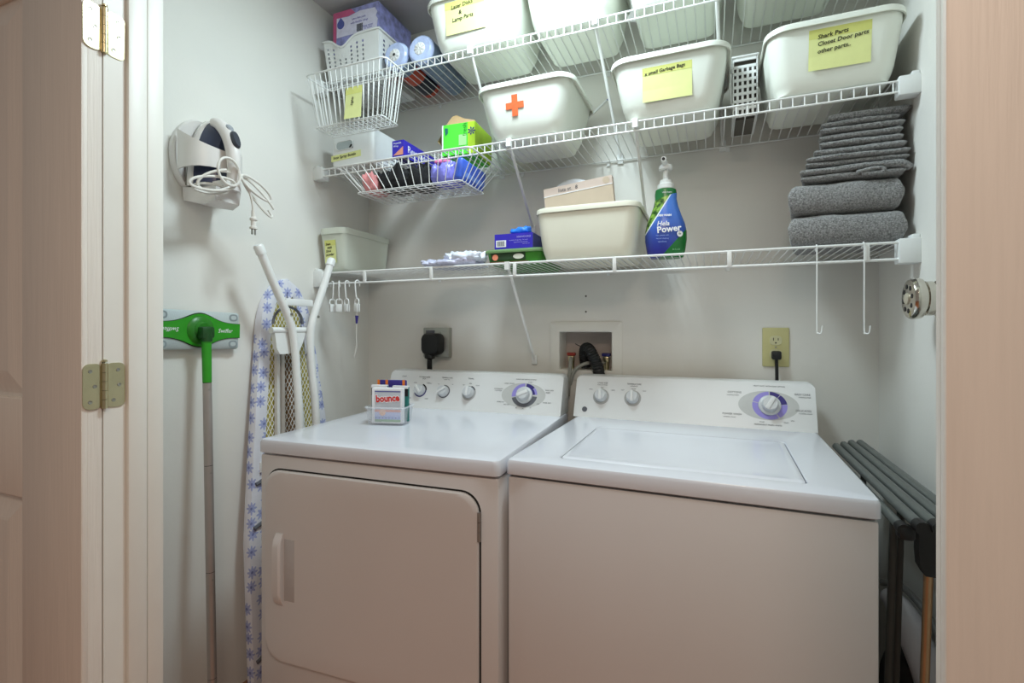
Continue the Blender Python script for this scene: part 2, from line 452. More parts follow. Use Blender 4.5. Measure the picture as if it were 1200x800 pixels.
# ------------------------------------------------------------------ wire shelves
def wire_shelf(z, label, lip, braces, kind='grid'):
    x0, x1, yf = XL+0.006, XR-0.006, 1.412
    mx = (x0+x1)/2; hw = (x1-x0)/2
    root = thing('wire_shelf', label, 'shelf', (mx, YB, z), 0, 'white wire shelves across the back wall')
    d = YB-yf
    step = 0.0258 if kind == 'grid' else 0.0205
    n = int(2*hw/step)
    w = G()
    if kind == 'grid':
        w.tube([(0, -0.006, 0.001), (0, -d+0.004, 0.001), (0, -d, -0.003), (0, -d, -lip)], 0.0016, 6)
    else:
        w.tube([(0, -0.006, 0.001), (0, -d+0.001, 0.001)], 0.0016, 6)
    first = None
    for i in range(n+1):
        x = -hw+0.012+i*step
        if x > hw-0.008: break
        if first is None: first = w.obj('deck_wire', VWIRE, root, (x, 0, 0))
        else: linked(first, root, (x, 0, 0))
    rr = 0.0027
    for y, zz in ((-0.008, -0.0022), (-d, -0.0006 if kind != 'grid' else -0.0015), (-d, -lip)):
        q = rr*1.25 if (kind != 'grid' and y < -0.2) else rr
        G().cyl((-hw, y, zz), (hw, y, zz), q, 8).obj('rail', VWIRE, root)
    if kind != 'grid':
        for px in (-1.128, -0.859, -0.563, -0.258, 0.041, 0.341):
            G().rbox(px-mx-0.0055, -d-0.004, -lip-0.001, px-mx+0.0055, -d+0.003, 0.002, 0.0015).obj('post', VWIRE, root)
    # moulded end brackets
    for s in (-1, 1):
        e = G().rbox(-0.022, -0.006, -lip-0.010, 0.022, 0.030, 0.008, 0.003)
        e.rbox(0.012*s-0.008, 0.0, -0.012, 0.012*s+0.008, 0.06, 0.018, 0.003)
        b = e.obj('end_bracket', VPLAS, root, (s*(hw-0.014), -d-0.002, 0))
        G().lathe([(0.003, 0), (0.003, 0.002)], 10).obj('screw', STEEL, b, (0.012*s, 0.02, 0.018))
    for xa, xb, dz in braces:
        b = G()
        a_, b_ = Vector((xa-mx, -d+0.002, -0.012)), Vector((xb-mx, -0.008, -dz))
        b.tube([a_+Vector((0, -0.002, 0.012)), a_, b_, b_+Vector((0, 0.003, -0.012))], 0.0048, 8)
        br = b.obj('support_brace', VWIRE, root)
        c = G().rbox(-0.010, -0.006, -0.022, 0.010, 0.001, 0.012, 0.002)
        cl = c.obj('wall_clip', VPLAS, br, (xb-mx, -0.002, -dz-0.006))
        h = G().box(-0.0075, -0.009, -0.022, 0.0075, 0.004, 0.002)
        h.obj('lip_hook', VWIRE, br, (xa-mx, -d-0.001, 0.002))
    for xx in (-0.55, -0.2, 0.12, 0.5):
        G().rbox(-0.006, -0.004, -0.014, 0.006, 0.0005, 0.006, 0.0015).obj('wall_clip', VPLAS, root, (xx, -0.001, -0.004))
    return root
Z1, Z2, Z3 = 2.093, 1.780, 1.402
shelf1 = wire_shelf(Z1, 'topmost of three white wire shelves, right under the ceiling', 0.027, [(-0.714, -0.735, 0.30), (-0.314, -0.294, 0.30), (0.010, 0.03, 0.30)])
shelf2 = wire_shelf(Z2, 'middle white wire shelf, carrying the red cross bin', 0.027, [(-0.581, -0.612, 0.206), (-0.200, -0.206, 0.226)])
shelf3 = wire_shelf(Z3, 'lowest white wire shelf with hang rail, above the washer and dryer', 0.040, [(-0.586, -0.606, 0.305)], 'rod')
DZ = 0.003                                   # deck top above shelf origin

# ------------------------------------------------------------------ washer and dryer
SL = math.atan2(0.055, 0.131)                # console slope from vertical
CF = (R(90)-SL, 0, 0)
def cp(x, h, y0, out=0.0006):
    """point on the sloped console face: x, height along the face, pushed outwards"""
    return (x, y0+h*math.sin(SL)-out*math.cos(SL), 0.914+h*math.cos(SL)+out*math.sin(SL))
def console(root, x0, x1, y0, yb, name='control_console'):
    g = G(); rings = []
    H = 0.142
    def sect(x, inset):
        zt = H*math.cos(SL)-inset; yt = y0+H*math.sin(SL)
        pts = [(x, y0+0.0*inset+inset*0.2, 0.9145)]
        pts += [(x, y0+(zt-0.012)*math.tan(SL), 0.914+zt-0.012)]
        pts += [(x, y0+zt*math.tan(SL)-0.001, 0.914+zt-0.003), (x, y0+zt*math.tan(SL)+0.006, 0.914+zt)]
        pts += [(x, yb-0.01, 0.914+zt), (x, yb, 0.914+zt-0.01), (x, yb, 0.9145)]
        return pts
    for x, ins in ((x0, 0.010), (x0+0.004, 0.004), (x0+0.012, 0.0), (x1-0.012, 0.0), (x1-0.004, 0.004), (x1, 0.010)):
        rings.append(sect(x, ins))
    g.loft(rings)
    return g.obj(name, CONS, root)
def ringprint(r0, r1, a0, a1, sxx=1.0, n=24):
    g = G()
    a = [(sxx*r0*math.cos(R(a0+(a1-a0)*k/n)), r0*math.sin(R(a0+(a1-a0)*k/n)), 0) for k in range(n+1)]
    b = [(sxx*r1*math.cos(R(a0+(a1-a0)*k/n)), r1*math.sin(R(a0+(a1-a0)*k/n)), 0) for k in range(n+1)]
    return g.loft([a, b], False, False, closed=False)
def knob(root, x, h, y0, r=0.019, pointer=90, halo=True):
    if halo: G().lathe([(r*1.42, 0), (r*1.42, 0.0003)], 32).obj('knob_halo', RINGG, root, cp(x, h-0.002, y0, 0.0002), CF)
    k = G().lathe([(r*1.08, 0), (r*1.08, 0.006), (r, 0.008), (r*0.94, 0.020), (r*0.86, 0.0225), (0.001, 0.0228)], 32)
    ko = k.obj('knob', KNOBG, root, cp(x, h, y0, 0.0004), CF)
    a = R(pointer)
    p = G().rbox(-r*0.95, -0.0042, 0.0215, r*0.95, 0.0042, 0.0275, 0.002, 2, Matrix.Rotation(a, 4, 'Z'))
    p.obj('grip_ridge', CONS, ko)
    return ko
def bigdial(root, x, h, y0, segs, ptr):
    G().add(ell(0.078, 0.043, 40, 0), [tuple(range(40))]).obj('dial_oval', PRGREY, root, cp(x-0.004, h, y0, 0.0003), CF, smooth=False)
    for a0, a1, m_ in segs:
        ringprint(0.027, 0.041, a0, a1, 1.1).obj('dial_band', m_, root, cp(x, h, y0, 0.0007), CF, smooth=False)
    k = G().lathe([(0.029, 0), (0.029, 0.005), (0.027, 0.007), (0.0215, 0.008), (0.0205, 0.026), (0.018, 0.029), (0.001, 0.0295)], 36)
    ko = k.obj('dial_knob', KNOBG, root, cp(x, h, y0, 0.0008), CF)
    p = G().rbox(-0.0195, -0.006, 0.0275, 0.0195, 0.006, 0.033, 0.0025, 2, Matrix.Rotation(R(ptr), 4, 'Z'))
    p.obj('grip_ridge', CONS, ko)
    return ko

# washer: local x 0..0.686 from its left front corner, y depth
washer = thing('washing_machine', 'white top loading washer with sloped dial console, right of the dryer', 'washing machine', (-0.4215, 1.002, 0), R(-0.7))
W = 0.684
G().rbox(0.003, 0.006, 0.012, W-0.003, 0.655, 0.876, 0.006).obj('cabinet', ENAMF, washer)
for x in (0.06, W-0.06):
    for y in (0.07, 0.60):
        G().cyl((x, y, 0), (x, y, 0.02), 0.018, 14).obj('foot', BLK, washer)
LX0, LX1, LY0, LY1 = 0.106, 0.584, 0.054, 0.420
g = G()
def slab_ring(hx, hy, r, z, cx, cy): return rrect(hx, hy, r, 4, cx, cy, z)
# top panel with the lid opening
outer = lambda ins, z, r=0.012: slab_ring(W/2-ins, 0.335-ins, r, z, W/2, 0.335)
inner = lambda ins, z: slab_ring((LX1-LX0)/2+ins, (LY1-LY0)/2+ins, 0.014, z, (LX0+LX1)/2, (LY0+LY1)/2)
g.loft([outer(0.004, 0.8795), outer(0, 0.882), outer(0, 0.906), outer(0.003, 0.912), outer(0.010, 0.9145), inner(0.002, 0.9145), inner(0, 0.9125), inner(0, 0.885)], False, False)
g.obj('top_panel', ENAM, washer)
G().box(LX0-0.03, LY0-0.02, 0.877, LX1+0.03, LY1+0.02, 0.886).obj('lid_well', GAPD, washer)
lid = lambda ins, z: slab_ring((LX1-LX0)/2-0.0026-ins, (LY1-LY0)/2-0.0026-ins, 0.012, z, (LX0+LX1)/2, (LY0+LY1)/2)
g = G().loft([lid(0.001, 0.888), lid(0, 0.892), lid(0, 0.9135), lid(0.003, 0.9158), lid(0.016, 0.9158), lid(0.024, 0.9146), lid(0.05, 0.9142), lid(0.09, 0.9142)])
g.obj('lid', ENAM, washer)
console(washer, -0.008, W-0.002, 0.572, 0.690)
y0 = 0.572
knob(washer, 0.078, 0.073, y0, 0.0185, 95)
knob(washer, 0.179, 0.073, y0, 0.0185, 92)
bigdial(washer, 0.566, 0.071, y0, [(8, 50, NAVY), (52, 88, NAVY), (92, 165, PURP), (168, 300, PURP), (304, 366, PURP)], 60)
text('LOAD SIZE', 0.0068, INK, washer, cp(0.080, 0.117, y0), CF); text('FABRIC SOFTENER', 0.0040, INK, washer, cp(0.080, 0.110, y0), CF)
text('MED', 0.0048, INK, washer, cp(0.079, 0.101, y0), CF); text('SMALL', 0.0042, INK, washer, cp(0.043, 0.094, y0), CF); text('LARGE', 0.0042, INK, washer, cp(0.115, 0.094, y0), CF)
text('TEMPERATURE', 0.0068, INK, washer, cp(0.181, 0.117, y0), CF); text('WASH RINSE', 0.0040, INK, washer, cp(0.181, 0.110, y0), CF)
text('WARM', 0.0046, INK, washer, cp(0.180, 0.101, y0), CF); text('HOT', 0.0048, INK, washer, cp(0.146, 0.096, y0), CF); text('COLD', 0.0044, INK, washer, cp(0.214, 0.096, y0), CF)
text('COTTONS', 0.0078, INK, washer, cp(0.474, 0.106, y0), CF); text('NORMAL WASH', 0.0045, INK, washer, cp(0.470, 0.097, y0), CF)
text('EASY CARE', 0.0078, INK, washer, cp(0.650, 0.107, y0), CF); text('WRINKLE FREE', 0.0045, INK, washer, cp(0.655, 0.099, y0), CF)
text('DELICATES', 0.0078, INK, washer, cp(0.650, 0.060, y0), CF); text('NORMAL WASH', 0.0045, INK, washer, cp(0.655, 0.052, y0), CF)
text('POWER WASH', 0.0078, INK, washer, cp(0.467, 0.040, y0), CF); text('NORMAL WASH', 0.0045, INK, washer, cp(0.460, 0.031, y0), CF)
text('HEAVY DUTY WITH SOAK OPTION', 0.0052, INK, washer, cp(0.566, 0.128, y0), CF)
text('PERMANENT PRESS / KNITS', 0.0058, INK, washer, cp(0.560, 0.014, y0), CF)
text('SOAK', 0.0046, INK, washer, cp(0.606, 0.024, y0), CF); text('RINSE', 0.0046, INK, washer, cp(0.545, 0.022, y0), CF); text('SPIN', 0.0046, INK, washer, cp(0.622, 0.030, y0), CF)
lg = G().lathe([(0.0085, 0), (0.0085, 0.0012), (0.0062, 0.0012), (0.0062, 0.0005)], 24).obj('emblem', SLATE, washer, cp(0.028, 0.026, y0, 0.0003), CF)
text('GE', 0.0068, SLATE, lg, (0, 0, 0.0009), (0, 0, 0), shear=0.3)

# dryer: local x -0.672..0 from its right front corner
dryer = thing('dryer', 'white front loading clothes dryer with a rounded door, left of the washer', 'dryer', (-0.4265, 0.977, 0), R(2.65))
D = 0.672
G().rbox(-D+0.003, 0.006, 0.012, -0.003, 0.655, 0.8735, 0.006).obj('cabinet', ENAMF, dryer)
for x in (-D+0.06, -0.06):
    for y in (0.07, 0.60):
        G().cyl((x, y, 0), (x, y, 0.02), 0.018, 14).obj('foot', BLK, dryer)
o2 = lambda ins, z, r=0.014: slab_ring(D/2-ins, 0.335-ins, r, z, -D/2, 0.335)
G().loft([o2(0.004, 0.8775), o2(0, 0.880), o2(0, 0.905), o2(0.003, 0.912), o2(0.012, 0.9145), o2(0.05, 0.9145)]).obj('top_panel', ENAM, dryer)
# door: proud rounded slab in a dark rebate
dx0, dx1, dz0, dz1 = -0.645, -0.047, 0.352, 0.838
dc, dw = (dx0+dx1)/2, (dx1-dx0)/2
zc, zh = (dz0+dz1)/2, (dz1-dz0)/2
MR = Matrix.Translation((dc, 0, zc)) @ Matrix.Rotation(R(90), 4, 'X')
G().loft([rrect(dw+0.0035, zh+0.0035, 0.048, 8, z=0.0), rrect(dw+0.0035, zh+0.0035, 0.048, 8, z=-0.0055)], True, True, MR).obj('door_rebate', GAPD, dryer, (0, 0.0052, 0))
dg = lambda ins, z: rrect(dw-ins, zh-ins, 0.046, 8, z=z)
door = G().loft([dg(0, -0.004), dg(0, 0.001), dg(0.003, 0.004), dg(0.010, 0.005), dg(0.05, 0.005)], False, True, MR).obj('dryer_door', ENAMF, dryer)
# handle on the left and a flat grey patch painting the shade of its recess
hp = G()
hx = -0.594
prof = [(0.50, 0.003), (0.512, 0.011), (0.530, 0.016), (0.590, 0.0165), (0.650, 0.016), (0.668, 0.011), (0.680, 0.003)]
hp.loft([[(hx-0.012, -0.005, z), (hx-0.010, -0.005-d_, z), (hx+0.008, -0.005-d_, z), (hx+0.012, -0.005-d_*0.7, z), (hx+0.012, -0.005, z)] for z, d_ in prof])
hp.obj('door_handle', ENAMF, door)
G().rbox(hx+0.014, -0.0056, 0.512, hx+0.046, -0.0042, 0.668, 0.0006).obj('handle_shade', mat('recess_shade', (186, 184, 184), 0.4), door)
for hz in (0.768, 0.385):
    h = G()
    for q in range(3): h.cyl((-0.0455, -0.002, hz-0.032+q*0.0215), (-0.0455, -0.002, hz-0.032+q*0.0215+0.0205), 0.0042, 10)
    h.obj('door_hinge', mat('hinge_grey', (150, 146, 142), 0.4, metal=0.5), dryer)
console(dryer, -D-0.000, -0.006, 0.572, 0.690)
knob(dryer, -0.535, 0.066, y0, 0.0185, 130, False)
ringprint(0.0205, 0.0245, 180, 365).obj('knob_band', NAVY, dryer, cp(-0.535, 0.066, y0), CF, smooth=False); ringprint(0.0205, 0.0255, 5, 75).obj('knob_band', BLK, dryer, cp(-0.535, 0.066, y0), CF, smooth=False)
knob(dryer, -0.440, 0.066, y0, 0.0185, 35, False)
ringprint(0.0205, 0.0240, -150, 100).obj('knob_band', SLATE, dryer, cp(-0.440, 0.066, y0), CF, smooth=False)
knob(dryer, -0.341, 0.066, y0, 0.0185, 92)
ringprint(0.0205, 0.0255, 25, 75).obj('knob_band', INK, dryer, cp(-0.341, 0.066, y0), CF, smooth=False)
bigdial(dryer, -0.136, 0.066, y0, [(5, 40, PURP), (42, 85, NAVY), (92, 190, PURP), (195, 355, SLATE)], 205)
ringprint(0.027, 0.034, 5, 70, 1.1).obj('dial_band', NAVY, dryer, cp(-0.136, 0.066, y0, 0.0009), CF, smooth=False)
for s_, x in (('START', -0.613), ('DRYNESS LEVEL', -0.528), ('TEMPERATURE', -0.436), ('SIGNAL', -0.341)):
    text(s_, 0.0066, INK, dryer, cp(x, 0.117, y0), CF)
text('FABRIC TYPE', 0.0040, INK, dryer, cp(-0.436, 0.110, y0), CF); text('SENSOR', 0.0040, INK, dryer, cp(-0.528, 0.110, y0), CF)
for s_, x, h in (('MORE', -0.562, 0.094), ('NORMAL', -0.505, 0.094), ('LESS', -0.572, 0.036), ('DAMP', -0.504, 0.036), ('LO', -0.466, 0.093), ('HI', -0.410, 0.093), ('OFF', -0.366, 0.093), ('LOUD', -0.312, 0.093), ('MED', -0.341, 0.099)):
    text(s_, 0.0050, INK, dryer, cp(x, h, y0), CF)
for s_, x, h in (('AUTOMATIC', -0.232, 0.085), ('COTTONS', -0.232, 0.078), ('EASY CARE', -0.050, 0.086), ('SPEED', -0.055, 0.078), ('TIMED DRY', -0.055, 0.043), ('MORE DRY', -0.218, 0.039), ('LESS DRY', -0.195, 0.031), ('COOL DOWN', -0.195, 0.105), ('START', -0.120, 0.112), ('OFF', -0.085, 0.038), ('60', -0.136, 0.020), ('40', -0.160, 0.021), ('20', -0.110, 0.024)):
    text(s_, 0.0056, INK, dryer, cp(x, h, y0), CF)
text('CROSS CARE DRYING SETTINGS', 0.0050, INK, dryer, cp(-0.136, 0.121, y0), CF)

# ------------------------------------------------------------------ outlets, valve box
out1 = thing('wall_outlet', 'ivory duplex wall outlet above the washer console', 'outlet', (0.180, YB, 1.143))
G().rbox(-0.037, -0.006, -0.060, 0.037, 0.0, 0.060, 0.003).obj('cover_plate', IVORY, out1)
for dz in (0.021, -0.021):
    s_ = G().loft([ell(0.0172, 0.0145, 24, 0, 3), ell(0.0168, 0.014, 24, 0.0016, 3)], True, True)
    so = s_.obj('socket', mat('ivory_socket', (206, 202, 160), 0.4), out1, (0, -0.006, dz), FACE)
    q = G().box(-0.0075, -0.001, 0.0012, -0.0055, 0.008, 0.0020).box(0.0055, 0.0, 0.0012, 0.0075, 0.007, 0.0020).cyl((0, -0.0075, 0.0012), (0, -0.0075, 0.0020), 0.0024, 10)
    q.obj('slots', BLK, so)
G().lathe([(0.003, 0), (0.0026, 0.001)], 10).obj('screw', STEEL, out1, (0, -0.006, 0), FACE)
cord1 = thing('power_cord', 'slim black plug and cord hanging from the ivory outlet', 'cord', (0.180, YB-0.006, 1.122))
G().rbox(-0.013, -0.030, -0.016, 0.013, -0.002, 0.010, 0.005).obj('plug', BLK, cord1)
G().tube(smoothpath([(0, -0.016, -0.012), (0.001, -0.017, -0.05), (0.002, -0.014, -0.10), (0.004, -0.012, -0.20)]), 0.0048, 8).obj('cord', BLK, cord1)
out2 = thing('dryer_outlet', 'square metal outlet plate above the dryer console', 'outlet', (-1.010, YB, 1.146))
G().rbox(-0.058, -0.026, -0.058, 0.058, 0.0, 0.058, 0.003).obj('cover_plate', OUTG, out2)
G().lathe([(0.004, 0), (0.0032, 0.0014)], 12).obj('screw', STEEL, out2, (0.02, -0.026, 0.038), FACE)
G().rbox(-0.045, -0.027, 0.034, -0.005, -0.0262, 0.048, 0.0003).obj('stamped_mark', SLATE, out2)
cord2 = thing('dryer_plug', 'thick black dryer plug and cord on the metal outlet plate', 'cord', (-1.012, YB-0.027, 1.140))
pl = [(x, y) for x, y, _ in rrect(0.041, 0.042, 0.022, 6)]
pg = G().loft([[(x*k, -y_, y*k) for x, y in pl] for y_, k in ((0.0, 0.97), (0.012, 1.0), (0.035, 1.0), (0.046, 0.86), (0.048, 0.6))])
pg.obj('plug', BLK, cord2, (0, 0, 0))
G().tube(smoothpath([(-0.012, -0.022, -0.03), (-0.012, -0.022, -0.055), (-0.014, -0.020, -0.09), (-0.018, -0.008, -0.14), (-0.02, -0.004, -0.26)]), [0.020]*7+[0.010]*18, 12).obj('cord', BLK, cord2)

vb = thing('valve_box', 'recessed white washer valve box in the wall behind the washer', 'valve box', ((HX0+HX1)/2, YB, 1.121))
vw, vh = (HX1-HX0)/2, (HZ1-HZ0)/2
MW = Matrix.Rotation(R(90), 4, 'X')
fr = G().loft([rrect(vw+0.034, vh+0.034, 0.003, 3, z=-0.001), rrect(vw+0.034, vh+0.034, 0.003, 3, z=0.004), rrect(vw+0.031, vh+0.031, 0.003, 3, z=0.006), rrect(vw+0.001, vh+0.001, 0.004, 3, z=0.005), rrect(vw-0.002, vh-0.002, 0.004, 3, z=0.001), rrect(vw-0.002, vh-0.002, 0.004, 3, z=-0.085)], False, False, MW)
fr.obj('frame', TRIMP, vb)
G().box(-vw-0.004, 0.084, -vh-0.004, vw+0.004, 0.09, vh+0.004).obj('back_plate', BOXIN, vb)
for x, m_ in ((-0.062, REDV), (0.066, BLUEV)):
    vv = G().cyl((x, 0.045, -vh), (x, 0.045, -0.022), 0.010, 12).rbox(x-0.010, 0.030, -0.040, x+0.010, 0.055, -0.020, 0.003)
    vo = vv.obj('valve', BRASS, vb)
    G().rbox(x-0.015, 0.034, -0.020, x+0.015, 0.052, -0.008, 0.003).obj('valve_handle', m_, vo)
wx, wz = (HX0+HX1)/2, 1.121
hz = thing('drain_hose', 'ribbed black drain hose arching out of the valve box', 'hose', (wx, YB, 1.121))
path = smoothpath([(-0.012, 0.065, -0.060), (-0.014, 0.050, -0.020), (-0.006, 0.026, 0.006), (0.014, -0.002, 0.006), (0.034, -0.016, -0.022), (0.050, -0.018, -0.062), (0.058, -0.018, -0.12)], 10)
G().tube(path, [0.0195+(0.0016 if i % 2 else -0.0004) for i in range(len(path))], 14).obj('hose', BLK, hz)
G().tube([(-0.012, 0.02, 0.012), (-0.026, 0.0, 0.020), (-0.036, -0.004, 0.026)], 0.0016, 6).obj('tie_tail', BLK, hz)
for lab, pts in (('thin grey supply hose bent over left edge of the valve box', [(-0.060, 0.040, -0.032), (-0.055, 0.012, -0.028), (-0.050, -0.010, -0.048), (-0.053, -0.016, -0.09), (-0.056, -0.016, -0.16)]),
                 ('thin grey supply hose slanting under the black drain hose', [(0.060, 0.040, -0.042), (0.030, 0.012, -0.040), (-0.002, -0.006, -0.046), (-0.035, -0.012, -0.070), (-0.052, -0.012, -0.12)])):
    hh = G().tube(smoothpath(pts), 0.0062, 8).obj('supply_hose', HOSEG)
    hh.location = (wx, YB-0.004, 1.121)
    tag(hh, lab, 'hose')
for z, l in ((1.315, 'upper of two small dark screw holes in the back wall'), (1.260, 'lower of two small dark screw holes in the back wall')):
    o = G().cyl((0, 0, 0), (0, -0.0012, 0), 0.0034, 10).obj('wall_anchor', SLOTIN, None, (-0.415, YB, z))
    tag(o, l, 'anchor')

# ------------------------------------------------------------------ tubs, baskets and what stands on the shelves
def tub(name, label, cat, x, y, z, hb, hr, db, dr, h, m, group=None, r=0.035, lip=0.014):
    """open moulded tub: wall flares from foot to rim, rim rolled over, hollow inside"""
    root = thing(name, label, cat, (x, y, z), 0, group)
    t = 0.003
    def ring(k, zz, ins=0.0, rr=r): return rrect(hb+(hr-hb)*k-ins, db+(dr-db)*k-ins, rr, 6, z=zz)
    g = G()
    g.loft([ring(0, 0, 0.016, 0.02), ring(0, 0.0015, 0.008, 0.024), ring(0, 0.006, 0.001, 0.028), ring(0.10, 0.014), ring(0.24, 0.026), ring(0.36, 0.042), ring(0.56, h*0.55), ring(0.74, h*0.84),
            ring(0.76, h-lip, 0, r), ring(0.80, h-0.003), ring(0.82, h, 0.002), ring(0.80, h-0.002, 0.004), ring(0.53, h*0.5, t), ring(0.2, 0.030, t+0.004), ring(0, 0.006, 0.020, 0.02)])
    g.obj('body', m, root)
    g = G()
    o = hr; k = dr
    g.loft([rrect(o-0.014, k-0.014, r+0.004, 6, z=h-0.002), rrect(o-0.006, k-0.006, r+0.008, 6, z=h+0.002), rrect(o-0.001, k-0.001, r+0.01, 6, z=h), rrect(o, k, r+0.01, 6, z=h-0.005), rrect(o, k, r+0.01, 6, z=h-lip), rrect(o-0.003, k-0.003, r+0.008, 6, z=h-lip), rrect(o-0.004, k-0.004, r+0.008, 6, z=h-0.006), rrect(o-0.016, k-0.016, r+0.004, 6, z=h-0.006)], False, False)
    g.obj('rim', m, root)
    return root
def note(root, x, z, w, h, lines, y, tilt, size, rz=0.0, m=NOTE, left=0.5):
    """sticky note lying on the sloping front of a tub"""
    e = (R(90)+tilt, 0, 0)
    g = G(); n = 6
    pts = [[(-w/2+w*i/n, -h/2+h*j/3, 0.0006+(0.0025 if j == 0 else 0)*(1-i/n)) for i in range(n+1)] for j in range(4)]
    g.loft(pts, False, False, closed=False)
    o = g.obj('sticky_note', m, root, (x, y, z), e, smooth=False)
    G().add([(-w/2, h*0.27, 0.001), (w/2, h*0.27, 0.001), (w/2, h/2, 0.001), (-w/2, h/2, 0.001)], [(0, 1, 2, 3)]).obj('gummed_band', NOTE2, o, smooth=False)
    for i, (s_, dx, dy) in enumerate(lines):
        text(s_, size, PEN, o, (dx, dy, 0.0016), (0, 0, R(rz)), 'handwriting', 'LEFT', shear=0.18, bold=size*0.012)
    return o
BG = 'white plastic tubs on the two upper shelves'
T1, T2, T3 = Z1+DZ, Z2+DZ, Z3+DZ
def front_tilt(hr, hb, dr, db, h): return math.atan2(0.50*(dr-db), h)
def std(label, x, z, hb, hr, h=0.160):
    return tub('storage_tub', label, 'tub', x, 1.532, z, hb, hr, 0.116, 0.160, h, BINW, BG, 0.045)
def fy(k, db=0.116, dr=0.160): return -(db+(dr-db)*(0.36+0.40*(k-0.26)/0.62))-0.0014
tl = front_tilt(0, 0, 0.160, 0.116, 0.160)
tA = std('white tub on the top shelf whose note mentions laser disks', -0.705, T1, 0.124, 0.168)
note(tA, -0.018, 0.092, 0.140, 0.098, [('Laser Disks', -0.048, 0.030), ('&', -0.022, 0.012), ('Lamp Parts', -0.046, -0.008)], fy(0.56), tl, 0.0165, 4)
tB = std('white tub on the top shelf, second from left', -0.392, T1, 0.110, 0.146)
note(tB, -0.012, 0.118, 0.110, 0.074, [], fy(0.72), tl, 0.0165, 4)
tC = std('white tub on the top shelf, third from left', -0.098, T1, 0.106, 0.140)
tD = std('white tub on the top shelf, rightmost of its row', 0.190, T1, 0.106, 0.142)
tX = std('white tub marked with an orange cross on the middle shelf', -0.530, T2, 0.104, 0.158)
c = G()
for a in ((-0.029, -0.0095, 0.029, 0.0095), (-0.0095, 0.0095, 0.0095, 0.031), (-0.0095, -0.031, 0.0095, -0.0095)):
    c.box(a[0], a[1], 0.0003, a[2], a[3], 0.0012)
c.obj('orange_cross', ORANGE, tX, (-0.024, fy(0.58), 0.092), (R(90)+tl, 0, 0), smooth=False)
tG = std('white tub on the middle shelf labelled for small garbage bags', -0.112, T2, 0.110, 0.158)
note(tG, -0.002, 0.082, 0.128, 0.090, [('x small Garbage Bags', -0.058, 0.028)], fy(0.5), tl, 0.0122, 4)
tS = std('white tub with a three line note at right end of middle shelf', 0.271, T2, 0.120, 0.150)
note(tS, 0.010, 0.092, 0.128, 0.094, [('Shark Parts', -0.046, 0.028), ('Closet Door parts', -0.046, 0.012), ('other parts..', -0.046, -0.005)], fy(0.56), tl, 0.0138, 5)
# things that stick out of the red-cross tub
o = thing('marker_pen', 'magenta and violet pen poking out of the orange cross tub', 'pen', (-0.545, 1.50, T2+0.035), 0, rot=(R(-8), R(16), 0))
G().cyl((0, 0, 0), (0, 0, 0.130), 0.009, 12).obj('barrel', MAGEN, o)
G().cyl((0.0085, 0, 0.02), (0.0085, 0, 0.128), 0.006, 10).obj('clip', PURP, o)
G().lathe([(0.0092, 0.129), (0.006, 0.138), (0.001, 0.140)], 12).obj('cap', PURP, o)
o = thing('thermometer', 'thin blue stick lying across the rear of the cross tub', 'thermometer', (-0.372, 1.660, T2+0.150), 0, rot=(0, R(52), 0))
G().cyl((0, 0, -0.045), (0, 0, 0.055), 0.0042, 10).obj('body', VPLAS, o)
G().cyl((0, 0, 0.055), (0, 0, 0.066), 0.003, 10, 0.0012).obj('tip', ROYALD, o)
tM = tub('storage_tub', 'cream tub stuffed with flat cards on the lowest shelf', 'tub', -0.347, 1.552, T3, 0.130, 0.158, 0.118, 0.142, 0.156, BINC)
o = thing('flat_carton', 'pale pink flat carton leaning out of the cream tub', 'carton', (-0.384, 1.500, T3+0.207), 0, rot=(R(-2), R(-6), 0))
G().box(-0.108, -0.014, -0.12, 0.108, 0.012, 0.038).obj('carton_body', ENVP, o, (0, 0, 0))
G().box(-0.105, -0.0155, -0.12, 0.108, -0.0142, 0.010).obj('lower_panel', ENVB, o)
G().box(-0.108, -0.0165, 0.010, 0.108, -0.0140, 0.0125).obj('edge_strip', WHITEP, o)
text('lists st.  8', 0.0165, INK, o, (-0.030, -0.0150, 0.024), FACE, shear=0.1)
G().lathe([(0.0105, 0), (0.0105, 0.0005), (0.009, 0.0005)], 20).obj('stamp', ENVB, o, (0.090, -0.0144, 0.026), FACE)
o = thing('plastic_lid', 'round clear plastic lid tucked behind the pink carton', 'dish', (-0.418, 1.556, T3+0.197), 0, rot=(R(78), 0, R(3)))  # clear round lid standing on edge
G().lathe([(0.085, 0), (0.086, 0.006), (0.080, 0.012), (0.060, 0.014), (0.058, 0.020), (0.001, 0.022)], 32).obj('lid_body', LIDT, o)
tT = tub('storage_tub', 'narrow translucent tub at left end of the lowest shelf', 'tub', -1.281, 1.555, T3, 0.046, 0.061, 0.118, 0.142, 0.160, BINT, None, 0.018, 0.022)
note(tT, -0.008, 0.076, 0.050, 0.082, [('Stain', -0.020, 0.026), ('stick', -0.014, 0.014), ('Shoe', -0.020, 0.001), ('powder', -0.020, -0.012)], fy(0.48, 0.118, 0.142)-0.001, front_tilt(0, 0, 0.142, 0.118, 0.16), 0.0115, 3)

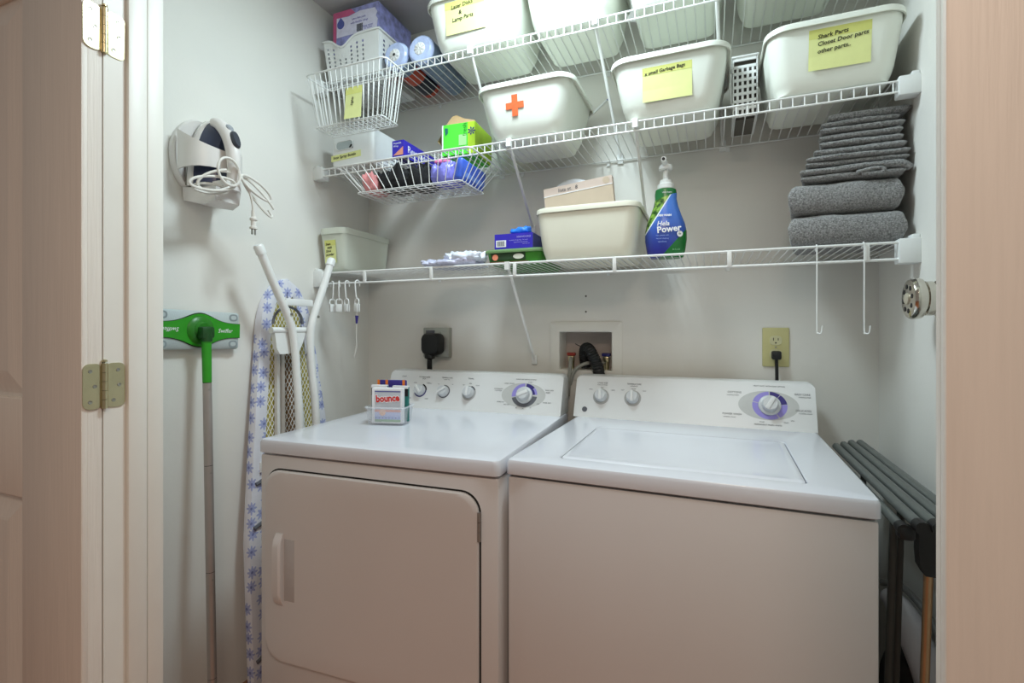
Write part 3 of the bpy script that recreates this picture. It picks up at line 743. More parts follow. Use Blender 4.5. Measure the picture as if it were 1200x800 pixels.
# slotted basket standing upright between two tubs
sb = thing('slotted_basket', 'narrow upright white slotted basket between two tubs on middle shelf', 'basket', (0.083, 1.500, T2), 0)
w2, h2, d2 = 0.031, 0.168, 0.150
G().box(-w2, 0, 0, -w2+0.003, d2, h2).box(w2-0.003, 0, 0, w2, d2, h2).box(-w2, d2-0.003, 0, w2, d2, h2).obj('side_walls', VPLAS, sb)
G().box(-w2+0.003, 0.012, 0.002, w2-0.003, 0.014, h2-0.004).obj('interior_shade', SLOTIN, sb)  # sheet behind the slats, its dark colour paints the shade inside
G().box(-w2+0.004, 0.02, 0.0, w2-0.004, d2-0.006, 0.004).obj('bottom_shade', SLOTIN, sb)  # dark plate painting the shade seen through the open bottom
for z_ in [0.0, 0.020, 0.040, 0.060, 0.079, 0.098, 0.116, 0.134, 0.154]:
    G().box(-w2+0.002, 0, z_, w2-0.002, 0.004, z_+0.0075 if z_ < 0.15 else h2).obj('slat', VPLAS, sb)
for i, x in enumerate((-0.019, -0.0065, 0.0065, 0.019)):
    G().box(x-0.003, 0.0005, 0, x+0.003, 0.0035, 0.136).obj('upright', VPLAS, sb)
G().rbox(-w2-0.003, -0.004, h2-0.005, w2+0.003, d2, h2, 0.002).obj('rim', VPLAS, sb)
G().box(-w2-0.005, 0.002, 0.125, -w2, 0.008, 0.136).box(-w2-0.005, 0.002, 0.03, -w2, 0.008, 0.04).box(-w2-0.005, 0.002, 0.03, -w2-0.003, 0.006, 0.136).obj('side_clip', VPLAS, sb)

# ------------------------------------------------------------------ wire baskets hung from the shelves
def wire_basket(label, rim, bot, zr, zb, nx, ny, extra=()):
    """rim=(x0,x1,y0,y1) at zr, bottom frame likewise at zb; U-shaped wires both ways"""
    x0, x1, y0_, y1 = rim; a0, a1, b0, b1 = bot
    cx, cy = (x0+x1)/2, (y0_+y1)/2
    root = thing('wire_basket', label, 'basket', (cx, cy, zb), 0)
    h = zr-zb
    def rr(q, z, r):
        q = (q[0]-cx, q[1]-cx, q[2]-cy, q[3]-cy)
        return [(p[0], p[1], z) for p in rrect((q[1]-q[0])/2, (q[3]-q[2])/2, r, 4, (q[0]+q[1])/2, (q[2]+q[3])/2)]
    G().tube(rr(rim, h, 0.018), 0.0028, 8, True).obj('rim', VWIRE, root)
    G().tube(rr(bot, 0.0, 0.012), 0.0018, 6, True).obj('base_frame', VWIRE, root)
    w = None
    for i in range(nx):
        t = (i+0.5)/nx
        xr = x0+(x1-x0)*(0.03+0.94*t)-cx; xb = a0+(a1-a0)*(0.03+0.94*t)-cx
        G().tube([(xr, y0_-cy, h), (xb, b0-cy+0.002, 0.008), (xb, b0-cy+0.008, 0), (xb, b1-cy-0.008, 0), (xb, b1-cy-0.002, 0.008), (xr, y1-cy, h)], 0.0015, 5).obj('wire', VWIRE, root)
    for i in range(ny):
        t = (i+0.5)/ny
        yr = y0_+(y1-y0_)*(0.05+0.9*t)-cy; yb_ = b0+(b1-b0)*(0.05+0.9*t)-cy
        G().tube([(x0-cx, yr, h), (a0-cx+0.002, yb_, 0.008), (a0-cx+0.01, yb_, 0.0015), (a1-cx-0.01, yb_, 0.0015), (a1-cx-0.002, yb_, 0.008), (x1-cx, yr, h)], 0.0015, 5).obj('wire', VWIRE, root)
    return root
wb1 = wire_basket('deep narrow white wire basket hooked to front of the top shelf', (-1.272, -0.948, 1.282, 1.398), (-1.246, -0.972, 1.300, 1.392), 2.050, 1.878, 14, 6)
for x in (-0.11, 0.11):
    G().tube([(x, 0.058, 0.172), (x, 0.060, 0.205), (x, 0.076, 0.222), (x, 0.088, 0.212)], 0.0018, 6).obj('hook', VWIRE, wb1)
n_ = note(wb1, 0.036, 0.052, 0.066, 0.105, [('Lights', -0.006, -0.01)], -0.052, R(-4), 0.012, 84, NOTE)
wb2 = wire_basket('wide shallow white wire basket slung under the middle shelf', (-1.199, -0.681, 1.341, 1.600), (-1.120, -0.722, 1.358, 1.530), 1.752, 1.660, 13, 7)
for x in (-0.22, 0.22):
    for y in (0.110,):
        G().tube([(x, y, 0.092), (x, y, 0.122), (x+0.012, y, 0.128), (x+0.02, y, 0.122)], 0.0018, 6).obj('hook', VWIRE, wb2)

def lump(name, hx, hy, hz, m, label, cat, loc, seed, rough=0.35, freq=9, n=20, parent=None, flat=True, rz=0.0, rot=None):
    """crumpled cloth or film: a superellipsoid pushed about by noise, flat underneath"""
    g = G(); rings = []
    for i in range(n+1):
        ph = -math.pi/2+math.pi*i/n
        cz, sz = math.cos(ph), math.sin(ph)
        ring = []
        for k in range(2*n):
            a = math.pi*k/n
            e = 0.62
            x = hx*math.copysign(abs(cz)**e, cz)*math.copysign(abs(math.cos(a))**e, math.cos(a))
            y = hy*math.copysign(abs(cz)**e, cz)*math.copysign(abs(math.sin(a))**e, math.sin(a))
            z = hz*(1+math.copysign(abs(sz)**e, sz))
            q = Vector((x*freq+seed, y*freq, z*freq))
            d = noise.noise(q)*0.6+abs(noise.noise(q*2.3))*0.5
            x *= 1+rough*d*0.5; y *= 1+rough*d*0.5
            z *= (1+rough*1.6*d)
            ring.append((x, y, max(z, 0.0)))
        rings.append(ring)
    g.loft(rings)
    o = g.obj(name, m, parent, loc, rot if rot else (0, 0, rz), sharp=60)
    if label: tag(o, label, cat)
    return o
zb2 = 1.6645
lump('pink_cloth', 0.027, 0.050, 0.026, PINK, 'pink cloth rolled up at left end of the shallow basket', 'cloth', (-1.082, 1.425, zb2), 3.1, 0.7, 34, 26, rot=(0, R(-6), 0))
lump('black_cloth', 0.050, 0.056, 0.034, BLACKC, 'crumpled black cloth beside the pink one in shallow basket', 'cloth', (-1.004, 1.438, zb2), 5.7, 0.75, 24, 28)
lump('black_cloth', 0.044, 0.056, 0.031, BLACKC, 'crumpled black cloth next to the violet bag in shallow basket', 'cloth', (-0.903, 1.440, zb2), 11.3, 0.85, 22, 28)
o = thing('plastic_packet', 'crinkled violet plastic bag in the shallow basket', 'bag', (-0.806, 1.430, zb2), 0)
lump('bag', 0.046, 0.056, 0.031, PLUM, None, None, (0, 0, 0), 2.2, 0.42, 42, 34, parent=o)
for k, (x, z) in enumerate(((-0.02, 0.074), (0.012, 0.070))):
    lump('knot', 0.012, 0.010, 0.006, mat('pink_print', (224, 120, 170), 0.5), None, None, (x, -0.03, z-0.004), k+1.5, 0.5, 60, 8, parent=o)
o = thing('plastic_packet', 'smooth blue flat packet at right end of the shallow basket', 'packet', (-0.740, 1.455, zb2+0.003), 0, rot=(0, R(10), 0))
bp_ = G(); bp_.rbox(-0.012, -0.090, 0.002, 0.012, 0.085, 0.068, 0.009, 3)
bp_.obj('packet', BLUEF, o)
G().box(-0.0125, -0.07, 0.016, 0.0127, 0.075, 0.030).obj('printed_stripe', mat('pale_blue_band', (104, 142, 226), 0.35), o)

# ------------------------------------------------------------------ left part of the middle shelf
fb = thing('file_bin', 'white plastic bin with handle slot at left of middle shelf', 'bin', (-1.194, 1.513, T2), 0)
g = G()
BX, BY, BH = 0.094, 0.092, 0.122
rg = lambda ins, z: rrect(BX-ins, BY-ins, 0.02, 5, z=z)
g.loft([rg(0.006, 0), rg(0.001, 0.004), rg(0, 0.02), rg(0, BH-0.004), rg(0.0015, BH), rg(0.004, BH-0.003), rg(0.005, 0.01)])
g.obj('body', VPLAS, fb)
hs = [(p[0], p[1]) for p in rrect(0.038, 0.0155, 0.0145, 6)]
G().tube([(x, -BY-0.0006, 0.075+y) for x, y in hs], 0.0022, 6, True).obj('slot_rim', VPLAS, fb, (-0.028, 0, 0), (0, R(-2), 0))
G().prism(hs, 0, 0.0008).obj('handle_slot', mat('slot_shade', (176, 186, 186), 0.6), fb, (-0.028, -BY-0.0002, 0.0755), FACE, smooth=False)
G().prism([(-0.006, -0.004), (0.012, -0.007), (0.010, 0.005), (0.002, 0.007)], 0, 0.001).obj('dark_content', GAPD, fb, (-0.004, -BY-0.0012, 0.068), FACE, smooth=False)
nn = G().box(-0.066, -0.0115, 0, 0.066, 0.0105, 0.0006).obj('sticky_note', NOTE, fb, (-0.024, -BY-0.0004, 0.036), (R(90), R(-3), 0), smooth=False)
text('Iron Spray Bottle', 0.0145, PEN, nn, (-0.006, 0.0, 0.001), (0, 0, 0), 'handwriting', shear=0.15, bold=0.0002)
wr = thing('wrap_box', 'slim royal blue food wrap carton lying end-on beside file bin', 'box', (-0.990, 1.412, T2), 0)
G().box(-0.023, 0, 0, 0.023, 0.29, 0.056).obj('carton', ROYAL, wr)
text('Reynolds', 0.0085, WHITEP, wr, (-0.002, -0.0006, 0.047), FACE); text('Wrap', 0.0085, WHITEP, wr, (-0.008, -0.0006, 0.037), FACE)
G().add([(-0.019, -0.0007, 0.006), (0.021, -0.0007, 0.006), (0.021, -0.0007, 0.034)], [(0, 1, 2)]).obj('printed_corner', mat('peach_print', (226, 150, 128), 0.5), wr, smooth=False)
text('Reynolds', 0.034, WHITEP, wr, (0.0236, 0.085, 0.030), (R(90), 0, R(90)))
gc = thing('tissue_carton', 'torn-open bright green carton with raised cardboard flap', 'box', (-0.790, 1.470, T2), R(3))
cw, cd, ch = 0.060, 0.150, 0.105
g = G().box(-cw, 0, 0, cw, 0.0015, ch).box(-cw, cd, 0, cw, cd+0.0015, ch).box(-cw, 0, 0, -cw+0.0015, cd, ch*0.72).box(cw-0.0015, 0, 0, cw, cd, ch).box(-cw, 0, 0, cw, cd, 0.002)
g.obj('carton', GREENB, gc)
G().box(0.035, -0.0008, 0, cw+0.0006, 0.0, ch).box(cw, 0, 0, cw+0.0008, cd, ch).obj('lime_side', LIME, gc)
G().loft([[(cw-0.002, 0.004, ch), (-cw+0.012, 0.004, ch)], [(cw-0.01, 0.03, ch+0.016), (-cw+0.014, 0.03, ch+0.030)], [(cw-0.05, 0.045, ch+0.028), (-cw+0.016, 0.045, ch+0.047)], [(0.0, 0.05, ch+0.036), (-cw+0.03, 0.05, ch+0.052)]], False, False, closed=False).obj('top_flap', CARD, gc)
G().loft([[(-cw, 0.0, ch*0.3), (-cw, 0.08, ch*0.4)], [(-cw-0.024, 0.012, ch*0.55), (-cw-0.022, 0.08, ch*0.62)], [(-cw-0.006, 0.03, ch*1.0), (-cw-0.004, 0.08, ch*1.0)]], False, False, closed=False).obj('side_flap', CARD, gc)
G().box(-cw-0.0005, -0.0006, ch*0.2, -cw+0.004, 0.0005, ch).obj('torn_edge', WHITEP, gc)
g = G().add([(-0.05, -0.0012, 0.094), (-0.038, -0.0012, 0.092), (-0.038, -0.0012, 0.076), (-0.047, -0.0012, 0.068)], [(0, 1, 2, 3)]).obj('printed_badge', TEAL, gc, smooth=False)
lf = G()
for k in range(7):
    a = R(k*360/7); lf.add([(0.049, -0.0016, 0.074), (0.049+0.011*math.cos(a-0.25), -0.0016, 0.074+0.011*math.sin(a-0.25)), (0.049+0.015*math.cos(a), -0.0016, 0.074+0.015*math.sin(a)), (0.049+0.011*math.cos(a+0.25), -0.0016, 0.074+0.011*math.sin(a+0.25))], [(0, 1, 2, 3)])
lf.obj('printed_burst', NAVY, gc, smooth=False)
text('fresh', 0.022, mat('deep_green_print', (40, 140, 40), 0.5), gc, (0.024, -0.0012, 0.082), (R(90), R(-90), 0))
G().box(0.002, -0.0010, 0.03, 0.030, -0.0004, 0.066).obj('pale_panel', mat('pale_green_panel', (170, 236, 150), 0.5), gc)

# ------------------------------------------------------------------ left part of the top shelf
pb = thing('perforated_basket', 'white perforated plastic basket with dipped front on top shelf', 'basket', (-1.195, 1.545, T1), 0)
def pfront():
    """front wall with real holes: grid of quads leaving the holes out"""
    g = G(); nx, nz = 37, 19; W_, H_ = 0.122, 0.146
    def P(i, j):
        u = i/nx*2-1; v = j/nz
        top = H_-0.034*math.exp(-((u+0.30)/0.30)**2)
        return (u*(W_-0.012+0.012*v), -(0.112+0.016*v), 0.004+v*(top-0.004))
    V = [P(i, j) for j in range(nz+1) for i in range(nx+1)]
    F = []
    for j in range(nz):
        for i in range(nx):
            if j in (7, 9, 11, 13, 15) and i % 4 == 2 and i < 30 and not (j > 12 and 8 < i < 18): continue
            a = j*(nx+1)+i; F.append((a, a+1, a+nx+2, a+nx+1))
    g.add(V, F); return g
pfront().obj('front_wall', VPLAS, pb)
def pside(s):
    g = G(); nx, nz = 29, 19
    V = []; F = []
    for j in range(nz+1):
        for i in range(nx+1):
            v = j/nz; u = i/nx
            V.append((s*(0.110+0.012*v), -(0.112+0.016*v)+u*(0.225+0.03*v), 0.004+v*0.142))
    for j in range(nz):
        for i in range(nx):
            if j in (7, 9, 11, 13, 15) and i % 4 == 3: continue
            a = j*(nx+1)+i; F.append((a, a+1, a+nx+2, a+nx+1))
    return g.add(V, F)
pside(1).obj('side_wall', VPLAS, pb); pside(-1).obj('side_wall', VPLAS, pb)
G().add([(-0.110, 0.113, 0.004), (0.110, 0.113, 0.004), (0.122, 0.127, 0.146), (-0.122, 0.127, 0.146)], [(0, 1, 2, 3)]).box(-0.111, -0.113, 0, 0.111, 0.113, 0.004).obj('back_and_base', VPLAS, pb)
rim = []
for k in range(25):
    u = k/24*2-1
    rim.append((u*0.124, -0.130, 0.147-0.034*math.exp(-((u+0.30)/0.30)**2)))
rim += [(0.126, 0.128, 0.147), (-0.126, 0.128, 0.147)]
G().tube(rim, 0.0040, 6, True).obj('rim', VPLAS, pb)
G().box(-0.100, -0.095, 0.0045, 0.100, -0.0945, 0.11).obj('hole_shade', mat('basket_shade', (206, 210, 214), 0.8), pb)  # sheet behind the holes, coloured as the shade inside the basket
lb = thing('lilac_carton', 'lilac printed carton standing inside the perforated basket', 'box', (-1.200, 1.450, T1+0.006), 0)
G().box(-0.101, 0, 0, 0.100, 0.205, 0.262).obj('carton', LILBOX, lb)
pn = [(-0.085, 0.168), (0.094, 0.168), (0.098, 0.20), (0.090, 0.212), (0.096, 0.226), (0.086, 0.242), (0.02, 0.246), (-0.03, 0.236), (-0.085, 0.240)]
G().prism([(x, z) for x, z in pn], 0, 0.0006).obj('pale_panel', LILPAN, lb, (0, -0.0002, 0), FACE, smooth=False)
G().add([(-0.1008, -0.001, 0.13), (-0.087, -0.001, 0.13), (-0.085, -0.001, 0.240), (-0.03, -0.001, 0.2375), (0.0, -0.001, 0.2435), (-0.02, -0.001, 0.262), (-0.1008, -0.001, 0.262)], [(0, 1, 2, 3, 4, 5, 6)]).obj('magenta_edge', MAGEN, lb, smooth=False)
G().lathe([(0.0165, 0), (0.0165, 0.0005), (0.001, 0.0005)], 20).obj('round_badge', mat('badge_blue', (86, 96, 170), 0.5), lb, (-0.066, -0.0010, 0.214), FACE)
G().add([(-0.016, 0.006, 0), (0.016, 0.006, 0), (0, 0.026, 0)], [(0, 1, 2)]).obj('badge_point', mat('badge_blue', (86, 96, 170), 0.5), lb, (-0.066, -0.0012, 0.214), FACE, smooth=False)
for z_, x_, s_ in ((0.222, 0.016, 'ultra thin pads'), (0.208, 0.018, 'with flexible wings'), (0.186, 0.056, 'long super'), (0.178, 0.056, '32 count')):
    text(s_, 0.0105, mat('violet_ink', (98, 92, 178), 0.6), lb, (x_, -0.0012, z_), FACE)
for k in range(9):
    G().box(0.006+k*0.003, -0.0014, 0.172, 0.0075+k*0.003+(0.0008 if k % 3 else 0), -0.0008, 0.199).obj('bar', INK, lb)
def paper_roll(label, x, y, segs, hole):
    root = thing('paper_roll', label, 'roll', (x, y, T1+0.0495), 0, None, (R(-90), 0, 0))
    # axis along local z -> world +y
    g = G().lathe([(0.014, 0.004), (0.024, 0.000), (0.040, 0.001), (0.047, 0.008), (0.049, 0.016)], 30)
    g.obj('end_wrap', ROLLE, root)
    z0 = 0.0155
    for ln, m_ in segs:
        G().lathe([(0.049, z0), (0.0492, z0+0.001), (0.0492, z0+ln-0.001), (0.049, z0+ln)], 30).obj('printed_wrap', m_, root); z0 += ln
    G().lathe([(0.019, -0.0005), (0.021, 0.0008), (0.0215, 0.0015)], 24).obj('core', ROLLC, root)
    st = G()
    for k in range(9):
        a = R(k*40+10); r0, r1 = 0.003, 0.020
        st.box(-0.0016, r0, -0.0022, 0.0016, r1, 0.0, Matrix.Rotation(a, 4, 'Z'))
    st.obj('gathered_pleats', ROLLC, root)
    if hole: G().lathe([(0.005, -0.0032), (0.004, -0.0022)], 14).obj('core_hole', GAPD, root)
    return root
r1 = paper_roll('wrapped paper roll beside the perforated basket, end facing out', -1.0185, 1.432, [(0.05, ROLLB), (0.065, ROLLO), (0.08, ROLLP), (0.02, ROLLO)], True)
r2 = paper_roll('wrapped paper roll next to the laser disks tub', -0.9165, 1.430, [(0.235, ROLLB)], False)

# ------------------------------------------------------------------ lowest shelf: packet, green tub, boxes, soap, towels
o = thing('film_packet', 'flat crinkled lavender plastic packet on the lowest shelf', 'packet', (-0.810, 1.490, T3), R(4))
lump('packet', 0.100, 0.085, 0.011, LAVF, None, None, (0, 0, 0), 6.6, 0.6, 30, 34, parent=o)
lump('loose_film', 0.062, 0.050, 0.012, mat('clear_film', (226, 232, 246), 0.15, var=0.1, scale=40, bump=0.6, bscale=60), None, None, (0.055, -0.03, 0.014), 9.2, 0.9, 44, 30, parent=o)
G().loft([[(-0.09, -0.03, 0.022), (-0.05, 0.03, 0.040)], [(-0.01, -0.03, 0.034), (0.0, 0.02, 0.043)]], False, False, closed=False).obj('printed_flap', NAVY, o)
gt = thing('green_tub', 'low green printed tub with lid near the cream tub', 'tub', (-0.590, 1.590, T3), R(1))
g = G(); q = lambda ins, z: rrect(0.093-ins, 0.128-ins, 0.012, 4, z=z)
g.loft([q(0.010, 0), q(0.006, 0.004), q(0.0, 0.040), q(0.003, 0.041)]); g.obj('body', TUBG, gt)
G().loft([q(-0.006, 0.038), q(-0.007, 0.042), q(-0.006, 0.046), q(0.0, 0.050), q(0.006, 0.0505)]).obj('lid', TUBL, gt)
G().box(-0.078, -0.1292, 0.012, 0.040, -0.126, 0.035, Matrix.Rotation(R(-1.5), 4, 'X')).obj('dark_label', TUBD, gt)
G().box(-0.082, -0.1290, 0.003, 0.050, -0.122, 0.010).obj('brown_band', mat('brown_print', (120, 90, 70), 0.5), gt)
G().lathe([(0.010, 0), (0.010, 0.0006)], 18).obj('round_print', SALMON, gt, (-0.062, -0.1296, 0.024), FACE)
G().prism([(p[0], p[1]) for p in ell(0.018, 0.0085, 20)], 0, 0.0006).obj('oval_print', mat('oval_beige', (206, 206, 190), 0.5), gt, (0.018, -0.1296, 0.025), FACE, smooth=False)
bb = thing('blue_carton', 'royal blue carton with a barcode sitting on the green tub', 'box', (-0.596, 1.578, T3+0.0525), R(1.5))
G().box(-0.064, -0.105, 0, 0.066, 0.115, 0.048).obj('carton', ROYAL, bb)
G().box(0.0661, -0.104, 0.002, 0.0666, 0.114, 0.046).obj('grey_side', ROYALD, bb)
G().box(-0.059, -0.1056, 0.006, -0.024, -0.1050, 0.028).obj('barcode_patch', WHITEP, bb)
for k in range(10): G().box(-0.055+k*0.0026, -0.1060, 0.009, -0.0537+k*0.0026+(0.0005 if k % 2 else 0), -0.1055, 0.025).obj('bar', INK, bb)
text('SANDWICH BAGS', 0.0085, mat('pale_violet_ink', (176, 172, 232), 0.6), bb, (0.036, -0.1056, 0.036), FACE, sx=0.7)
text('resealable storage bags, 100 count', 0.0046, mat('pale_violet_ink', (176, 172, 232), 0.6), bb, (0.018, -0.1056, 0.0265), FACE)
text('keeps food fresh and dry', 0.0046, mat('pale_violet_ink', (176, 172, 232), 0.6), bb, (0.026, -0.1056, 0.0195), FACE)
text('made with care', 0.0040, mat('pale_violet_ink', (176, 172, 232), 0.6), bb, (0.044, -0.1056, 0.014), FACE)
lump('gel_pack', 0.030, 0.020, 0.009, SKYB, 'small bright blue gel pouch lying on the blue carton', 'pouch', (-0.578, 1.500, T3+0.1012), 4.4, 0.8, 45, 14)

sp = thing('soap_bottle', 'green and blue soap bottle with a white pump on lowest shelf', 'bottle', (-0.1265, 1.505, T3), R(12))
prof = [(0.0, 0.046, 0.028), (0.004, 0.050, 0.031), (0.02, 0.054, 0.034), (0.05, 0.0585, 0.036), (0.075, 0.0585, 0.036), (0.10, 0.053, 0.034), (0.125, 0.043, 0.030), (0.15, 0.0345, 0.027), (0.17, 0.0305, 0.0255), (0.185, 0.031, 0.025), (0.197, 0.029, 0.024), (0.202, 0.020, 0.019), (0.206, 0.016, 0.016)]
def lean(z): return 0.010*math.sin(min(z, 0.2)/0.2*math.pi*0.5)*0
G().loft([[(x, y, z) for x, y, _ in ell(a, b, 36, 0, 2.25)] for z, a, b in prof]).obj('bottle', SOAP, sp)
G().lathe([(0.022, 0.199), (0.0235, 0.201), (0.0235, 0.213), (0.018, 0.217), (0.0165, 0.226), (0.010, 0.229), (0.0075, 0.231), (0.0075, 0.262)], 26).obj('pump_collar', VPLAS, sp)
ph_ = G().lathe([(0.017, 0.256), (0.0195, 0.258), (0.0195, 0.266), (0.017, 0.270), (0.001, 0.271)], 26)
ph_.tube([(0.0, -0.006, 0.268), (-0.006, -0.020, 0.274), (-0.010, -0.034, 0.277), (-0.011, -0.042, 0.2765)], [0.0085, 0.008, 0.0075, 0.0072], 12)
pho = ph_.obj('pump_head', VPLAS, sp)
G().lathe([(0.0048, 0), (0.004, 0.0006)], 14).obj('spout_hole', BLK, pho, (-0.0112, -0.0422, 0.2765), FACE)
WHT = WHITEP
text('Hela', 0.0185, WHT, sp, (-0.012, -0.0372, 0.094), FACE, shear=0.2, bold=0.0004)
text('Power', 0.0250, WHT, sp, (0.004, -0.0384, 0.078), (R(90), R(-5), 0), bold=0.0007)
b_ = G().lathe([(0.0085, 0), (0.0085, 0.0006)], 20).obj('badge', WHT, sp, (0.034, -0.0352, 0.064), (R(90), 0, R(16)))
text('6x', 0.008, mat('badge_green', (24, 90, 50), 0.5), b_, (0, 0, 0.0009), (0, 0, 0))
text('DISH WASH', 0.0072, WHT, sp, (-0.008, -0.0345, 0.118), FACE, bold=0.0005)
text('ultra foam', 0.0065, WHT, sp, (0.0, -0.0262, 0.186), FACE)
for z_, s_ in ((0.061, 'cuts grease with'), (0.052, 'natural cleaning'), (0.043, 'ingredients')):
    text(s_, 0.0055, SOFTB, sp, (-0.014, -0.0375, z_), FACE)
text('25 FL OZ', 0.0055, mat('pale_green_ink', (140, 206, 150), 0.6), sp, (0.024, -0.0352, 0.020), (R(90), 0, R(10)))

def towel(x0, x1, y0_, y1, z0, z1, layers, seed, label, rz=0.0, curl=False):
    """folded terry towel: stacked slabs with rounded fold at the front"""
    root = None
    cx, cy = (x0+x1)/2, (y0_+y1)/2
    hx, hy, H = (x1-x0)/2, (y1-y0_)/2, z1-z0
    g = G(); th = H/layers
    for L_ in range(layers):
        nx, na = 44, 22
        off = random.uniform(-0.005, 0.005) if L_ else 0
        sh = random.uniform(-0.006, 0.006)
        rings = []
        for i in range(nx+1):
            u = i/nx*2-1
            end = (1-abs(u)**26)**0.5 if abs(u) < 1 else 0.0
            ring = []
            for k in range(na):
                a = 2*math.pi*k/na
                c, s_ = math.cos(a), math.sin(a)
                y = (hy-0.002)*math.copysign(abs(c)**0.34, c)
                z = th*0.5*math.copysign(abs(s_)**0.62, s_)*max(end, 0.4)
                X = u*hx+sh
                q = Vector((X*14+seed*7, y*9+L_*3.3, seed+L_))
                z += 0.004*noise.noise(q)*min(1, th/0.03)*(1 if layers < 3 else 0.6)
                z += 0.0014*noise.noise(Vector((X*170, y*170, a*3+seed)))
                y += 0.005*noise.noise(q+Vector((5, 1, 2)))+off+0.0016*noise.noise(Vector((X*190+3, z*190, a*4+seed)))
                tp = (y+hy)/(2*hy)
                xx = X*(1-0.30*max(0.0, tp) if X < 0 else 1)+0.004*noise.noise(Vector((seed*3, y*20, z*40)))*(1 if abs(u) > 0.9 else 0)
                ring.append((xx, y, th*(L_+0.5)+z))
            rings.append(ring)
        g.loft(rings)
    if curl:
        # the right-hand corner rolls forward in a loop
        pts = smoothpath([(hx*0.1, -hy-0.002, 0.010), (hx*0.45, -hy-0.004, 0.016), (hx*0.62, -hy-0.003, 0.010), (hx*0.5, -hy-0.002, 0.004), (hx*0.2, -hy, 0.006)], 5)
        g.tube(pts, 0.0045, 8)
        g.tube(smoothpath([(hx*0.6, -hy+0.006, H*0.75), (hx*0.95, -hy+0.006, H*0.66), (hx*1.10, -hy+0.01, H*0.34)], 5), 0.009, 8)
    o = g.obj('folded_towel', TERRY, None, (cx, cy, z0), (0, 0, rz), sharp=80)
    tag(o, label, 'towel', 'grey towels stacked on the lowest shelf')
    return o
TZ = T3
towel(0.180, 0.428, 1.428, 1.64, TZ+0.001, TZ+0.083, 1, 1.0, 'thick folded grey towel at the bottom of the stack')
towel(0.181, 0.424, 1.430, 1.64, TZ+0.084, TZ+0.164, 1, 2.0, 'thick folded grey towel, second from bottom of the stack', R(0.5))
towel(0.206, 0.424, 1.432, 1.59, TZ+0.165, TZ+0.199, 2, 3.0, 'thin grey towel with a rolled corner, above the thick ones', R(-1), True)
towel(0.217, 0.432, 1.434, 1.59, TZ+0.200, TZ+0.228, 2, 4.0, 'thin folded grey towel, fourth from bottom of the stack', R(1))
towel(0.240, 0.432, 1.438, 1.59, TZ+0.229, TZ+0.247, 1, 5.0, 'thin folded grey towel, fifth from bottom of the stack')
towel(0.252, 0.424, 1.436, 1.59, TZ+0.248, TZ+0.264, 1, 6.0, 'thin folded grey towel, sixth from bottom of the stack', R(-1))
towel(0.253, 0.426, 1.438, 1.59, TZ+0.265, TZ+0.281, 1, 7.0, 'thin folded grey towel, fourth from top of the stack')
towel(0.252, 0.428, 1.436, 1.59, TZ+0.282, TZ+0.297, 1, 8.0, 'thin folded grey towel, third from top of the stack', R(1))
towel(0.255, 0.416, 1.440, 1.59, TZ+0.298, TZ+0.313, 1, 9.0, 'thin folded grey towel, second from top of the stack')
towel(0.262, 0.434, 1.450, 1.59, TZ+0.314, TZ+0.336, 1, 10.0, 'thin grey towel on top of the stack', R(1.5))

# ------------------------------------------------------------------ hooks and clips hanging from the lowest shelf
for x, l in ((0.237, 'long thin white wire hook under the towels, the left one'), (0.334, 'long thin white wire hook under the towels, the right one')):
    h = G().tube(smoothpath([(0.0, 0.010, 0.030), (0, 0.002, 0.044), (0, -0.008, 0.040), (0, -0.008, 0.030), (0, -0.008, -0.02), (0, -0.008, -0.160), (0.002, -0.010, -0.172), (0.008, -0.014, -0.172), (0.010, -0.016, -0.155)], 5), 0.0016, 7)
    tag(h.obj('wire_hook', VWIRE, None, (x, 1.412, Z3-0.040)), l, 'hook', 'wire hooks under the lowest shelf')
def clip(x, label, rz, dz=0.0):
    root = thing('clip_hanger', label, 'clip', (x, 1.412, Z3-0.040), R(rz), 'white hanging clips on the shelf rail')
    G().tube(smoothpath([(0.0, 0.010, -0.012), (0, 0.0085, 0.003), (0, 0.0, 0.0085), (0, -0.0085, 0.003), (0, -0.009, -0.012), (0, -0.006, -0.045), (0.0, -0.001, -0.060)], 5), 0.0024, 8).obj('hook', VPLAS, root)
    b = G().tube([(x_, -0.002, -0.068+z_) for x_, z_ in [(p[0], p[1]) for p in rrect(0.0105, 0.012, 0.010, 4)]], 0.0026, 6, True)
    b.obj('finger_loop', VPLAS, root)
    for s in (-1, 1):
        G().rbox(-0.0105, -0.002+s*0.004-0.0018, -0.102, 0.0105, -0.002+s*0.004+0.0018, -0.074, 0.0015).obj('jaw', VPLAS, root)
    return root
clip(-1.272, 'white clip hanger on the rail, leftmost and turned edge-on', 65)
clip(-1.240, 'white clip hanger on the rail, second from left', 30)
clip(-1.205, 'white clip hanger on the rail, third from left', -8)
clip(-1.160, 'white clip hanger on the rail, holding the blue tipped tie', -14)
o = thing('blue_tie', 'thin clear tie with a blue end hanging from the rightmost clip', 'tie', (-1.160, 1.409, Z3-0.142), 0)
G().cyl((0, 0, -0.014), (0, 0, 0.0), 0.0012, 6).obj('strap', CORDW, o)
G().cyl((0, 0, -0.014), (-0.001, 0, -0.042), 0.0062, 12, 0.0032).obj('end_piece', NAVY, o)
G().tube(smoothpath([(-0.001, 0, -0.042), (-0.002, 0, -0.09), (-0.001, 0, -0.125), (-0.010, 0, -0.155), (-0.014, 0, -0.162), (-0.010, 0, -0.15), (-0.004, 0, -0.12)]), 0.0012, 6).obj('tail', CORDW, o)

